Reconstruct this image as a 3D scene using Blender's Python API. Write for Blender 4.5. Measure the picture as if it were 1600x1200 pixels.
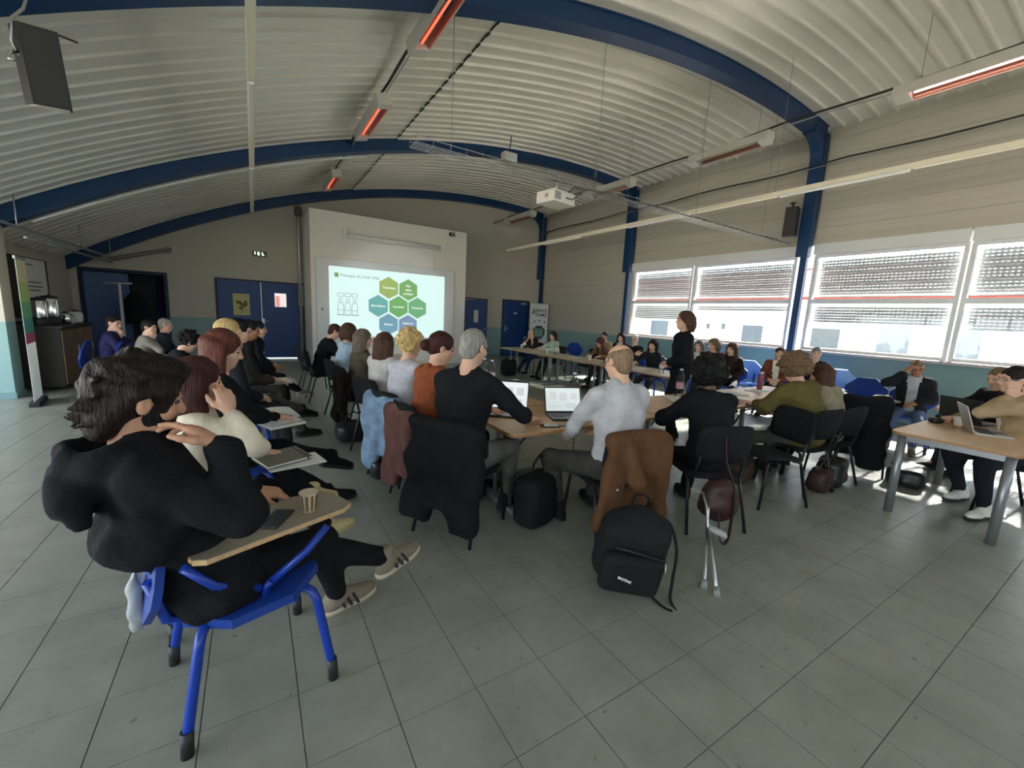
import bpy, bmesh, math, random
import numpy as np
from mathutils import Vector, Matrix, Euler

for _o in list(bpy.data.objects):
    bpy.data.objects.remove(_o, do_unlink=True)
SC = bpy.context.scene
COL = SC.collection
random.seed(7)
rad = math.radians

# ---------------------------------------------------------------- camera
CAM_H = 1.55
cam_d = bpy.data.cameras.new('camera')
cam = bpy.data.objects.new('camera', cam_d)
COL.objects.link(cam)
cam_d.sensor_fit = 'HORIZONTAL'
cam_d.sensor_width = 36.0
cam_d.lens = 36.0 * 648.0 / 1600.0
cam_d.clip_start = 0.05
cam_d.clip_end = 400
_R = Matrix(((0.85091085, -0.52302524, 0.04894204),
             (-0.04277595, -0.1618467, -0.98588836),
             (0.5235656, 0.83680956, -0.16009002)))   # world -> (right, down, forward)
_m = Matrix((_R[0], -_R[1], -_R[2])).transposed().to_4x4()
_m.translation = (0, 0, CAM_H)
cam.matrix_world = _m
SC.camera = cam

# ---------------------------------------------------------------- sky, sun, exposure
SC.view_settings.view_transform = 'Standard'
SC.view_settings.look = 'None'
SC.view_settings.gamma = 1.0
SC.view_settings.use_curve_mapping = False
SC.view_settings.exposure = 3.8
world = bpy.data.worlds.new('world')
SC.world = world
world.use_nodes = True
_wn = world.node_tree
_bg = _wn.nodes['Background']
_sky = _wn.nodes.new('ShaderNodeTexSky')
_sky.sky_type = 'HOSEK_WILKIE'
_sky.turbidity = 3.0
_sky.ground_albedo = 0.4
_sky.sun_direction = Vector((0.81, 0.09, 0.56)).normalized()
_hz = _wn.nodes.new('ShaderNodeMix')
_hz.data_type = 'RGBA'
_hz.inputs[0].default_value = 0.22          # thin high haze over the whole sky
_hz.inputs[7].default_value = (.62, .62, .60, 1)
_wn.links.new(_sky.outputs[0], _hz.inputs[6])
_wn.links.new(_hz.outputs[2], _bg.inputs[0])
_bg.inputs[1].default_value = 1.7
sun_d = bpy.data.lights.new('sun', 'SUN')
sun_d.energy = 3.8
sun_d.angle = rad(2.5)
sun_d.color = (1.0, 0.95, 0.88)
sun = bpy.data.objects.new('sun', sun_d)
COL.objects.link(sun)
sun.rotation_euler = Vector((0.81, 0.09, 0.56)).to_track_quat('Z', 'Y').to_euler()
sun.location = (40, 8, 25)
try:
    SC.cycles.max_bounces = 9
    SC.cycles.diffuse_bounces = 6
    SC.cycles.glossy_bounces = 4
    SC.cycles.transmission_bounces = 8
    SC.cycles.transparent_max_bounces = 12
    SC.cycles.sample_clamp_indirect = 6.0
    SC.cycles.caustics_reflective = False
    SC.cycles.caustics_refractive = False
    SC.cycles.use_denoising = True
    SC.cycles.use_adaptive_sampling = True
    SC.cycles.adaptive_threshold = 0.025
except Exception:
    pass

# ---------------------------------------------------------------- materials
MATS = {}
EMK = 0.0625          # lamps and screens relative to daylight
def mat(name, col, rough=0.6, metal=0.0, var=0.0, scale=30.0, bump=0.0, bscale=None, stretch=None,
        emit=None, estr=0.0, spec=0.5, coat=0.0, transl=0.0, sheen=0.0, col2=None):
    if name in MATS:
        return MATS[name]
    m = bpy.data.materials.new(name)
    m.use_nodes = True
    nt = m.node_tree
    b = nt.nodes['Principled BSDF']
    b.inputs['Base Color'].default_value = (*col, 1)
    b.inputs['Roughness'].default_value = rough
    b.inputs['Metallic'].default_value = metal
    b.inputs['Specular IOR Level'].default_value = spec
    if coat:
        b.inputs['Coat Weight'].default_value = coat
    if sheen:
        b.inputs['Sheen Weight'].default_value = sheen
    if emit:
        b.inputs['Emission Color'].default_value = (*emit, 1)
        b.inputs['Emission Strength'].default_value = estr * EMK
    tc = None
    if var or bump:
        tc = nt.nodes.new('ShaderNodeTexCoord')
        mp = nt.nodes.new('ShaderNodeMapping')
        nt.links.new(tc.outputs['Object'], mp.inputs[0])
        if stretch:
            mp.inputs['Scale'].default_value = stretch
    if var:
        n = nt.nodes.new('ShaderNodeTexNoise')
        n.inputs['Scale'].default_value = scale
        n.inputs['Detail'].default_value = 4
        nt.links.new(mp.outputs[0], n.inputs['Vector'])
        r = nt.nodes.new('ShaderNodeValToRGB')
        c2 = col2 or tuple(min(1, c * (1 + var)) for c in col)
        r.color_ramp.elements[0].position = 0.3
        r.color_ramp.elements[1].position = 0.7
        r.color_ramp.elements[0].color = (*[c * (1 - var) for c in col], 1)
        r.color_ramp.elements[1].color = (*c2, 1)
        nt.links.new(n.outputs['Fac'], r.inputs[0])
        nt.links.new(r.outputs[0], b.inputs['Base Color'])
    if bump:
        n2 = nt.nodes.new('ShaderNodeTexNoise')
        n2.inputs['Scale'].default_value = bscale or scale
        n2.inputs['Detail'].default_value = 3
        nt.links.new(mp.outputs[0], n2.inputs['Vector'])
        bp = nt.nodes.new('ShaderNodeBump')
        bp.inputs['Strength'].default_value = bump
        bp.inputs['Distance'].default_value = 0.02
        nt.links.new(n2.outputs['Fac'], bp.inputs['Height'])
        nt.links.new(bp.outputs[0], b.inputs['Normal'])
    if transl:
        tr = nt.nodes.new('ShaderNodeBsdfTranslucent')
        tr.inputs[0].default_value = (*col, 1)
        mx = nt.nodes.new('ShaderNodeMixShader')
        mx.inputs[0].default_value = transl
        out = nt.nodes['Material Output']
        nt.links.new(b.outputs[0], mx.inputs[1])
        nt.links.new(tr.outputs[0], mx.inputs[2])
        nt.links.new(mx.outputs[0], out.inputs[0])
    MATS[name] = m
    return m

def srgb(r, g, b):
    f = lambda c: (c / 255 / 12.92) if c <= 10 else ((c / 255 + 0.055) / 1.055) ** 2.4
    return (f(r), f(g), f(b))

def fabric(name, c, var=0.18):
    return mat('fabric_' + name, c, 0.9, var=var, scale=9, bump=0.25, bscale=45, spec=0.15, sheen=0.0)

def glass_mat(name, tint=(1, 1, 1), rough=0.0, gloss=0.08):
    if name in MATS:
        return MATS[name]
    m = bpy.data.materials.new(name)
    m.use_nodes = True
    nt = m.node_tree
    nt.nodes.remove(nt.nodes['Principled BSDF'])
    t = nt.nodes.new('ShaderNodeBsdfTransparent')
    t.inputs[0].default_value = (*tint, 1)
    g = nt.nodes.new('ShaderNodeBsdfGlossy')
    g.inputs['Roughness'].default_value = rough
    lw = nt.nodes.new('ShaderNodeFresnel')
    lw.inputs[0].default_value = 1.4
    mx = nt.nodes.new('ShaderNodeMixShader')
    nt.links.new(lw.outputs[0], mx.inputs[0])
    nt.links.new(t.outputs[0], mx.inputs[1])
    nt.links.new(g.outputs[0], mx.inputs[2])
    nt.links.new(mx.outputs[0], nt.nodes['Material Output'].inputs[0])
    MATS[name] = m
    return m

def painted_wall(name, upper, lower, zsplit, rough=0.75):
    if name in MATS:
        return MATS[name]
    m = mat(name, upper, rough, bump=0.08, bscale=40)
    nt = m.node_tree
    b = nt.nodes['Principled BSDF']
    g = nt.nodes.new('ShaderNodeNewGeometry')
    sp = nt.nodes.new('ShaderNodeSeparateXYZ')
    nt.links.new(g.outputs['Position'], sp.inputs[0])
    gt = nt.nodes.new('ShaderNodeMath')
    gt.operation = 'GREATER_THAN'
    gt.inputs[1].default_value = zsplit
    nt.links.new(sp.outputs[2], gt.inputs[0])
    n = nt.nodes.new('ShaderNodeTexNoise')
    n.inputs['Scale'].default_value = 0.9
    n.inputs['Detail'].default_value = 5
    nt.links.new(g.outputs['Position'], n.inputs['Vector'])
    mx = nt.nodes.new('ShaderNodeMix')
    mx.data_type = 'RGBA'
    nt.links.new(gt.outputs[0], mx.inputs[0])
    mx.inputs[6].default_value = (*lower, 1)
    mx.inputs[7].default_value = (*upper, 1)
    mv = nt.nodes.new('ShaderNodeMix')
    mv.data_type = 'RGBA'
    mv.blend_type = 'MULTIPLY'
    mv.inputs[0].default_value = 0.18
    nt.links.new(mx.outputs[2], mv.inputs[6])
    nt.links.new(n.outputs['Color'], mv.inputs[7])
    nt.links.new(mv.outputs[2], b.inputs['Base Color'])
    return m

# ---------------------------------------------------------------- mesh helpers
class MB:
    """collects primitive shapes into ONE mesh"""
    def __init__(self):
        self.v = []
        self.f = []
        self.s = []
    def add(self, v, f, smooth=False, M=None):
        o = len(self.v)
        for p in v:
            p = Vector(p)
            self.v.append(tuple(M @ p) if M else tuple(p))
        for q in f:
            self.f.append(tuple(i + o for i in q))
            self.s.append(smooth)
        return self
    def box(self, lo, hi, M=None, bev=0.0):
        x0, y0, z0 = lo
        x1, y1, z1 = hi
        if bev <= 0:
            v = [(x0, y0, z0), (x1, y0, z0), (x1, y1, z0), (x0, y1, z0), (x0, y0, z1), (x1, y0, z1), (x1, y1, z1), (x0, y1, z1)]
            f = [(0, 3, 2, 1), (4, 5, 6, 7), (0, 1, 5, 4), (1, 2, 6, 5), (2, 3, 7, 6), (3, 0, 4, 7)]
            return self.add(v, f, False, M)
        b = min(bev, (x1 - x0) * .49, (y1 - y0) * .49, (z1 - z0) * .49)
        bm = bmesh.new()
        bmesh.ops.create_cube(bm, size=1)
        for p in bm.verts:
            p.co = Vector(((x0 + x1) / 2 + p.co.x * (x1 - x0), (y0 + y1) / 2 + p.co.y * (y1 - y0), (z0 + z1) / 2 + p.co.z * (z1 - z0)))
        bmesh.ops.bevel(bm, geom=list(bm.edges), offset=b, segments=2, profile=0.6, affect='EDGES')
        bm.verts.index_update()
        v = [tuple(p.co) for p in bm.verts]
        f = [tuple(p.index for p in q.verts) for q in bm.faces]
        bm.free()
        return self.add(v, f, False, M)
    def prism(self, pts, z0, z1, M=None, smooth=False):
        n = len(pts)
        v = [(p[0], p[1], z0) for p in pts] + [(p[0], p[1], z1) for p in pts]
        f = [tuple(range(n - 1, -1, -1)), tuple(range(n, 2 * n))]
        self.add(v, f, False, M)
        o = len(self.v) - 2 * n
        for i in range(n):
            j = (i + 1) % n
            self.f.append((o + i, o + j, o + n + j, o + n + i))
            self.s.append(smooth)
        return self
    def tube(self, pts, r, n=8, M=None, r2=None, flat=None):
        """tube through points; flat=(w,t) gives a strap cross-section"""
        P = [Vector(p) for p in pts]
        k = len(P)
        tang = []
        for i in range(k):
            a = P[max(i - 1, 0)]
            b = P[min(i + 1, k - 1)]
            tang.append((b - a).normalized())
        up = Vector((0, 0, 1)) if abs(tang[0].z) < 0.9 else Vector((1, 0, 0))
        nrm = (up - tang[0] * up.dot(tang[0])).normalized()
        v = []
        for i in range(k):
            nrm = (nrm - tang[i] * nrm.dot(tang[i])).normalized()
            bi = tang[i].cross(nrm)
            rr = r if r2 is None else r + (r2 - r) * i / max(1, k - 1)
            for j in range(n):
                a = 2 * math.pi * j / n
                if flat:
                    v.append(P[i] + bi * math.cos(a) * flat[0] / 2 + nrm * math.sin(a) * flat[1] / 2)
                else:
                    v.append(P[i] + (nrm * math.cos(a) + bi * math.sin(a)) * rr)
        f = []
        for i in range(k - 1):
            for j in range(n):
                f.append((i * n + j, i * n + (j + 1) % n, (i + 1) * n + (j + 1) % n, (i + 1) * n + j))
        self.add(v, f, True, M)
        o = len(self.v) - len(v)
        self.f.append(tuple(o + j for j in range(n - 1, -1, -1)))
        self.s.append(False)
        self.f.append(tuple(o + (k - 1) * n + j for j in range(n)))
        self.s.append(False)
        return self
    def lathe(self, prof, n=20, M=None):
        """profile of (radius, z), closed with caps"""
        v = []
        f = []
        for r, z in prof:
            for j in range(n):
                a = 2 * math.pi * j / n
                v.append((r * math.cos(a), r * math.sin(a), z))
        k = len(prof)
        for i in range(k - 1):
            for j in range(n):
                f.append((i * n + j, i * n + (j + 1) % n, (i + 1) * n + (j + 1) % n, (i + 1) * n + j))
        self.add(v, f, True, M)
        o = len(self.v) - len(v)
        self.f.append(tuple(o + j for j in range(n - 1, -1, -1)))
        self.s.append(False)
        self.f.append(tuple(o + (k - 1) * n + j for j in range(n)))
        self.s.append(False)
        return self
    def mesh(self, name, m):
        me = bpy.data.meshes.new(name)
        me.from_pydata(self.v, [], self.f)
        me.polygons.foreach_set('use_smooth', self.s)
        if m:
            me.materials.append(m)
        me.update()
        return me
    def build(self, name, m, parent=None, loc=None, rotz=0.0):
        o = bpy.data.objects.new(name, self.mesh(name, m))
        COL.objects.link(o)
        if parent:
            o.parent = parent
        if loc is not None:
            o.location = loc
        if rotz:
            o.rotation_euler = (0, 0, rotz)
        return o

def smooth(pts, k=4):
    P = [Vector(p) for p in pts]
    out = []
    for i in range(len(P) - 1):
        a, b, c, d = P[max(i - 1, 0)], P[i], P[i + 1], P[min(i + 2, len(P) - 1)]
        for j in range(k):
            t = j / k
            out.append(.5 * ((2 * b) + (c - a) * t + (2 * a - 5 * b + 4 * c - d) * t * t + (3 * b - a - 3 * c + d) * t ** 3))
    return out + [P[-1]]

def inst(name, me, parent=None, loc=(0, 0, 0), rot=(0, 0, 0), scale=None):
    o = bpy.data.objects.new(name, me)
    COL.objects.link(o)
    if parent:
        o.parent = parent
    o.location = loc
    o.rotation_euler = rot
    if scale:
        o.scale = scale
    return o

def empty(name, loc=(0, 0, 0), rotz=0.0):
    o = bpy.data.objects.new(name, None)
    o.empty_display_size = 0.1
    COL.objects.link(o)
    o.location = loc
    o.rotation_euler = (0, 0, rotz)
    return o

def tag(o, label, cat, group=None):
    o['label'] = label
    o['category'] = cat
    if group:
        o['group'] = group
    return o

def struct(o, label=None, cat=None):
    o['kind'] = 'structure'
    if label:
        o['label'] = label
    if cat:
        o['category'] = cat
    return o

def copy_tree(o, parent=None):
    c = o.copy()
    COL.objects.link(c)
    c.parent = parent
    for ch in list(o.children):
        copy_tree(ch, c)
    return c

def text_mesh(name, s, size, m, parent=None, loc=(0, 0, 0), rot=(0, 0, 0), align='LEFT', extrude=0.0005, bold=0.0):
    cu = bpy.data.curves.new(name, 'FONT')
    cu.body = s
    cu.size = size
    cu.align_x = align
    cu.align_y = 'CENTER'
    cu.extrude = extrude
    cu.offset = bold
    cu.resolution_u = 2
    t = bpy.data.objects.new(name + '_src', cu)
    COL.objects.link(t)
    dg = bpy.context.evaluated_depsgraph_get()
    me = bpy.data.meshes.new_from_object(t.evaluated_get(dg))
    bpy.data.objects.remove(t, do_unlink=True)
    bpy.data.curves.remove(cu)
    me.materials.clear()
    me.materials.append(m)
    o = bpy.data.objects.new(name, me)
    COL.objects.link(o)
    if parent:
        o.parent = parent
    o.location = loc
    o.rotation_euler = rot
    return o

# ---------------------------------------------------------------- implicit surfaces (smooth continuous bodies, cloth, bags)
def axis(lo, hi, coarse, fine=None, ivs=()):
    pts = [lo]
    while pts[-1] < hi:
        p = pts[-1]
        st = coarse
        for a, b in ivs:
            if a - coarse * 0.5 <= p < b:
                st = fine
        pts.append(p + st)
    return np.array(pts)

def smin(a, b, k):
    if k <= 0:
        return np.minimum(a, b)
    h = np.maximum(k - np.abs(a - b), 0) / k
    return np.minimum(a, b) - h * h * k * 0.25

class Field:
    def __init__(self, xs, ys, zs):
        self.ax = (xs, ys, zs)
        self.F = np.full((len(xs), len(ys), len(zs)), 0.2, np.float32)
    def block(self, lo, hi):
        s = []
        for a, l, h in zip(self.ax, lo, hi):
            i = max(0, int(np.searchsorted(a, l)) - 1)
            j = min(len(a), int(np.searchsorted(a, h)) + 1)
            if j <= i:
                return None
            s.append(slice(i, j))
        X = self.ax[0][s[0]][:, None, None]
        Y = self.ax[1][s[1]][None, :, None]
        Z = self.ax[2][s[2]][None, None, :]
        return tuple(s), X, Y, Z
    def _put(self, s, d, k, op):
        if op == 'u':
            self.F[s] = smin(self.F[s], d, k)
        elif op == 's':
            self.F[s] = -smin(-self.F[s], d, k)
    def cone(self, a, b, ra, rb, k=0.03, op='u'):
        a = np.array(a, float)
        b = np.array(b, float)
        m = max(ra, rb) + k + 0.03
        r = self.block(np.minimum(a, b) - m, np.maximum(a, b) + m)
        if not r:
            return self
        s, X, Y, Z = r
        d = b - a
        L = max(float(d @ d), 1e-9)
        t = np.clip(((X - a[0]) * d[0] + (Y - a[1]) * d[1] + (Z - a[2]) * d[2]) / L, 0, 1)
        q = np.sqrt((X - a[0] - t * d[0]) ** 2 + (Y - a[1] - t * d[1]) ** 2 + (Z - a[2] - t * d[2]) ** 2)
        self._put(s, q - (ra + (rb - ra) * t), k, op)
        return self
    def ell(self, c, r, R=None, k=0.03, op='u'):
        c = np.array(c, float)
        r = np.array(r, float)
        R = np.eye(3) if R is None else np.array(R)
        m = max(r) + k + 0.03
        bl = self.block(c - m, c + m)
        if not bl:
            return self
        s, X, Y, Z = bl
        X, Y, Z = X - c[0], Y - c[1], Z - c[2]
        u = [(X * R[0, i] + Y * R[1, i] + Z * R[2, i]) / r[i] for i in range(3)]
        k0 = np.sqrt(u[0] ** 2 + u[1] ** 2 + u[2] ** 2)
        k1 = np.sqrt((u[0] / r[0]) ** 2 + (u[1] / r[1]) ** 2 + (u[2] / r[2]) ** 2) + 1e-6
        self._put(s, k0 * (k0 - 1) / k1, k, op)
        return self
    def rbox(self, c, h, rr, R=None, k=0.02, op='u'):
        c = np.array(c, float)
        h = np.array(h, float)
        R = np.eye(3) if R is None else np.array(R)
        m = float(np.linalg.norm(h)) + rr + k + 0.03
        bl = self.block(c - m, c + m)
        if not bl:
            return self
        s, X, Y, Z = bl
        X, Y, Z = X - c[0], Y - c[1], Z - c[2]
        q = [np.abs(X * R[0, i] + Y * R[1, i] + Z * R[2, i]) - (h[i] - rr) for i in range(3)]
        d = np.sqrt(sum(np.maximum(t, 0) ** 2 for t in q)) + np.minimum(np.maximum(np.maximum(q[0], q[1]), q[2]), 0) - rr
        self._put(s, d, k, op)
        return self
    def plane(self, n, p, k=0.0):
        """keep only the side the normal points away from: intersect with (x-p).n <= 0"""
        n = np.array(n, float)
        n /= np.linalg.norm(n)
        X, Y, Z = self.ax[0][:, None, None], self.ax[1][None, :, None], self.ax[2][None, None, :]
        d = (X - p[0]) * n[0] + (Y - p[1]) * n[1] + (Z - p[2]) * n[2]
        self.F = -smin(-self.F, -d.astype(np.float32), k)
        return self
    def ripple(self, amp, freq, seed=0):
        rs = np.random.RandomState(seed)
        X, Y, Z = self.ax[0][:, None, None], self.ax[1][None, :, None], self.ax[2][None, None, :]
        n = 0
        for i in range(4):
            w = rs.normal(size=3)
            w = w / np.linalg.norm(w) * freq * (0.7 + 0.6 * i / 3)
            n = n + np.sin(X * w[0] + Y * w[1] + Z * w[2] + rs.rand() * 6.28)
        self.F = self.F + (amp / 2) * n.astype(np.float32)
        return self
    def wrinkle(self, c, amp, freq, rad_, ax=None):
        bl = self.block(np.array(c) - rad_ * 2, np.array(c) + rad_ * 2)
        if not bl:
            return self
        s, X, Y, Z = bl
        r2 = (X - c[0]) ** 2 + (Y - c[1]) ** 2 + (Z - c[2]) ** 2
        w = np.sqrt(r2) if ax is None else (X - c[0]) * ax[0] + (Y - c[1]) * ax[1] + (Z - c[2]) * ax[2]
        j = .35 * np.sin(X * 31 + 1) + .35 * np.sin(Y * 27 + Z * 19)
        self.F[s] = self.F[s] + (amp * np.sin(w * freq + j * 2.2) * np.exp(-r2 / rad_ ** 2)).astype(np.float32)
        return self
    def extract(self, M=None):
        F = self.F
        F = F.copy()
        for i in range(3):
            sl = [slice(None)] * 3
            for e in (0, -1):
                sl[i] = e
                F[tuple(sl)] = np.maximum(F[tuple(sl)], 0.01)
        ins = F < 0
        nx, ny, nz = F.shape
        c = np.zeros((nx - 1, ny - 1, nz - 1), np.int8)
        for dx in (0, 1):
            for dy in (0, 1):
                for dz in (0, 1):
                    c += ins[dx:nx - 1 + dx, dy:ny - 1 + dy, dz:nz - 1 + dz]
        act = (c > 0) & (c < 8)
        I = np.argwhere(act)
        if len(I) == 0:
            return None
        idx = np.full(act.shape, -1, np.int64)
        idx[act] = np.arange(len(I))
        xs, ys, zs = self.ax
        cor = {}
        for dx in (0, 1):
            for dy in (0, 1):
                for dz in (0, 1):
                    cor[dx, dy, dz] = (F[I[:, 0] + dx, I[:, 1] + dy, I[:, 2] + dz].astype(float),
                                       np.stack([xs[I[:, 0] + dx], ys[I[:, 1] + dy], zs[I[:, 2] + dz]], 1))
        acc = np.zeros((len(I), 3))
        cnt = np.zeros(len(I))
        ks = list(cor)
        for a in ks:
            for d in range(3):
                if a[d] == 0:
                    b = tuple(1 if i == d else a[i] for i in range(3))
                    fa, pa = cor[a]
                    fb, pb = cor[b]
                    x = (fa < 0) != (fb < 0)
                    t = np.where(x, fa / np.where(x, fa - fb, 1), 0)[:, None]
                    acc += np.where(x[:, None], pa + (pb - pa) * t, 0)
                    cnt += x
        V = acc / cnt[:, None]
        Q = []
        for d in range(3):
            e, g = [i for i in range(3) if i != d]
            sa = [slice(None)] * 3
            sb = [slice(None)] * 3
            sa[d] = slice(0, F.shape[d] - 1)
            sb[d] = slice(1, F.shape[d])
            for t in (e, g):
                sa[t] = slice(1, F.shape[t] - 1)
                sb[t] = slice(1, F.shape[t] - 1)
            A, B = ins[tuple(sa)], ins[tuple(sb)]
            E = np.argwhere(A != B)
            if len(E) == 0:
                continue
            flip = A[E[:, 0], E[:, 1], E[:, 2]]
            base = E.copy()
            q = []
            for (oe, og) in ((0, 0), (1, 0), (1, 1), (0, 1)):
                p = base.copy()
                p[:, e] += oe
                p[:, g] += og
                q.append(idx[p[:, 0], p[:, 1], p[:, 2]])
            q = np.stack(q, 1)
            if d == 1:
                flip = ~flip
            q[~flip] = q[~flip][:, ::-1]
            Q.append(q)
        Q = np.concatenate(Q)
        if M is not None:
            A = np.array(M)
            V = V @ A[:3, :3].T + A[:3, 3]
        return V, Q
    def build(self, name, m, parent=None, M=None, smooth=True):
        r = self.extract(M)
        if r is None:
            return None
        V, Q = r
        me = bpy.data.meshes.new(name)
        me.vertices.add(len(V))
        me.vertices.foreach_set('co', V.astype(np.float32).ravel())
        me.loops.add(len(Q) * 4)
        me.loops.foreach_set('vertex_index', Q.astype(np.int32).ravel())
        me.polygons.add(len(Q))
        me.polygons.foreach_set('loop_start', np.arange(0, len(Q) * 4, 4, dtype=np.int32))
        me.polygons.foreach_set('use_smooth', np.full(len(Q), smooth))
        me.update(calc_edges=True)
        me.validate()
        me.materials.append(m)
        o = bpy.data.objects.new(name, me)
        COL.objects.link(o)
        if parent:
            o.parent = parent
        return o
# ================================================================= THE ROOM
XR, XL, YB, YF = 9.82, -3.6, 13.89, -3.6
CX, CZ, CR = 7.55, -15.39, 21.01            # the barrel vault: circle in X/Z
def vault(x, off=0.0):
    return CZ + math.sqrt((CR - off) ** 2 - (x - CX) ** 2)

M_beige = srgb(206, 198, 182)
M_teal = srgb(146, 178, 176)
W_wall = painted_wall('wall_paint', M_beige, M_teal, 1.12)
W_white = mat('white_plaster', srgb(232, 228, 218), 0.7, bump=0.05, bscale=60)
W_steel_blue = mat('blue_steel_paint', srgb(12, 57, 100), 0.42, var=0.10, scale=3)
W_frame = mat('white_window_frame', srgb(225, 226, 224), 0.4)
W_dark = mat('dark_void', (0.02, 0.02, 0.022), 0.9)
W_black = mat('black_plastic', (0.018, 0.018, 0.02), 0.5)
W_alu = mat('brushed_aluminium', (0.62, 0.63, 0.65), 0.35, metal=0.9)
W_chrome = mat('chrome', (0.75, 0.75, 0.76), 0.15, metal=1.0)
W_galv = mat('galvanised_steel', (0.5, 0.5, 0.5), 0.4, metal=0.7)

# ---- floor tiles
def floor_material():
    m = mat('floor_tile', (0.30, 0.315, 0.27), 0.34, spec=0.5)
    nt = m.node_tree
    b = nt.nodes['Principled BSDF']
    g = nt.nodes.new('ShaderNodeNewGeometry')
    n = nt.nodes.new('ShaderNodeTexNoise')
    n.inputs['Scale'].default_value = 3.2
    n.inputs['Detail'].default_value = 6
    n.inputs['Roughness'].default_value = 0.62
    nt.links.new(g.outputs['Position'], n.inputs['Vector'])
    r = nt.nodes.new('ShaderNodeValToRGB')
    r.color_ramp.elements[0].position = 0.3
    r.color_ramp.elements[0].color = (0.225, 0.238, 0.195, 1)
    r.color_ramp.elements[1].position = 0.72
    r.color_ramp.elements[1].color = (0.32, 0.332, 0.28, 1)
    nt.links.new(n.outputs['Fac'], r.inputs[0])
    # scuffs and dark spots
    n2 = nt.nodes.new('ShaderNodeTexNoise')
    n2.inputs['Scale'].default_value = 26
    n2.inputs['Detail'].default_value = 2
    nt.links.new(g.outputs['Position'], n2.inputs['Vector'])
    r2 = nt.nodes.new('ShaderNodeValToRGB')
    r2.color_ramp.elements[0].position = 0.24
    r2.color_ramp.elements[0].color = (0.55, 0.55, 0.55, 1)
    r2.color_ramp.elements[1].position = 0.31
    r2.color_ramp.elements[1].color = (1, 1, 1, 1)
    nt.links.new(n2.outputs['Fac'], r2.inputs[0])
    mx = nt.nodes.new('ShaderNodeMix')
    mx.data_type = 'RGBA'
    mx.blend_type = 'MULTIPLY'
    mx.inputs[0].default_value = 1.0
    nt.links.new(r.outputs[0], mx.inputs[6])
    nt.links.new(r2.outputs[0], mx.inputs[7])
    nt.links.new(mx.outputs[2], b.inputs['Base Color'])
    mr = nt.nodes.new('ShaderNodeMapRange')
    mr.inputs['To Min'].default_value = 0.26
    mr.inputs['To Max'].default_value = 0.42
    nt.links.new(n.outputs['Fac'], mr.inputs[0])
    nt.links.new(mr.outputs[0], b.inputs['Roughness'])
    return m
M_floor = floor_material()
M_grout = mat('tile_grout', (0.13, 0.135, 0.12), 0.9)
floor = struct(MB().box((-6.2, YF - 0.2, -0.2), (XR + 0.2, YB + 2.6, -0.004)).build('floor', M_grout), 'grey-green tiled floor of the hall')
TS = 0.3215
_h = TS / 2 - 0.0009
_hy = TS / 2 - 0.0005
_b = 0.0014
_tv = [(-_h, -_hy, -.006), (_h, -_hy, -.006), (_h, _hy, -.006), (-_h, _hy, -.006),
       (-_h + _b, -_hy + _b, 0), (_h - _b, -_hy + _b, 0), (_h - _b, _hy - _b, 0), (-_h + _b, _hy - _b, 0)]
_tf = [(4, 5, 6, 7), (0, 1, 5, 4), (1, 2, 6, 5), (2, 3, 7, 6), (3, 0, 4, 7)]
tile_me = MB().add(_tv, _tf).mesh('tile', M_floor)
cells = []
for i in range(-20, 31):
    for j in range(-13, 52):
        x, y = 0.09 + TS * (i + 0.5), 0.37 + TS * (j + 0.5)
        if not (-6.1 < x < XR - .1 and YF < y < YB + 2.4):
            continue
        c = _R @ Vector((x, y, -CAM_H))
        vis = c.z > 0.3 and abs(c.x / c.z) < 800 / 648 and abs(c.y / c.z) < 600 / 648
        cells.append((0 if vis else 1, c.length, x, y))
cells.sort()
for k, (a, d, x, y) in enumerate(cells[:300]):
    inst('tile', tile_me, floor, (x, y, 0.0))
rest = MB()
for a, d, x, y in cells[300:]:
    rest.add([(p[0] + x, p[1] + y, p[2]) for p in _tv], _tf)
ro = rest.build('tile_field', M_floor, floor)
ro['kind'] = 'stuff'

# ---- back wall with the open doorway on the left
wb = MB()
DX0, DX1, DZ = -3.42, -1.88, 2.17
wb.box((XL - .2, YB, 0), (DX0, YB + .2, 6)).box((DX1, YB, 0), (XR + .2, YB + .2, 6)).box((DX0, YB, DZ), (DX1, YB + .2, 6))
struct(wb.build('wall_back', W_wall), 'beige end wall painted blue-green along its lower part')
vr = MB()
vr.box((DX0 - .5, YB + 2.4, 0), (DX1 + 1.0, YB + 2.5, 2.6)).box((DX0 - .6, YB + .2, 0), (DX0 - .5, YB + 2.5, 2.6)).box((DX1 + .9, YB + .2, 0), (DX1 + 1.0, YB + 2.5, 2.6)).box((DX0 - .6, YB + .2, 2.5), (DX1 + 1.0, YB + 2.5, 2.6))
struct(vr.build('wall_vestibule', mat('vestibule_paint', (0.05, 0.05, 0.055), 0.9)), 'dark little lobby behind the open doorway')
df = MB()
df.box((DX0 - .05, YB - .02, 0), (DX0 + .02, YB + .1, DZ + .05)).box((DX1 - .02, YB - .02, 0), (DX1 + .05, YB + .1, DZ + .05)).box((DX0 + .02, YB - .02, DZ - .02), (DX1 - .02, YB + .1, DZ + .05))
M_door = mat('blue_door_paint', srgb(20, 62, 122), 0.45, var=0.08, scale=2)
M_door_dark = mat('navy_door_frame', srgb(14, 34, 66), 0.5)
d1 = struct(df.build('door_1', M_door_dark), 'dark doorway standing open at the far left of the end wall', 'door')
leaf = MB().box((-.02, -.02, .01), (.78, .025, 2.13), bev=.004).build('door_leaf', M_door, d1, (DX0 + .03, YB + .09, 0), rad(16))
MB().tube([(.70, -.03, 1.03), (.70, -.07, 1.03), (.58, -.07, 1.03)], .01).build('door_handle', W_alu, leaf)
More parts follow.
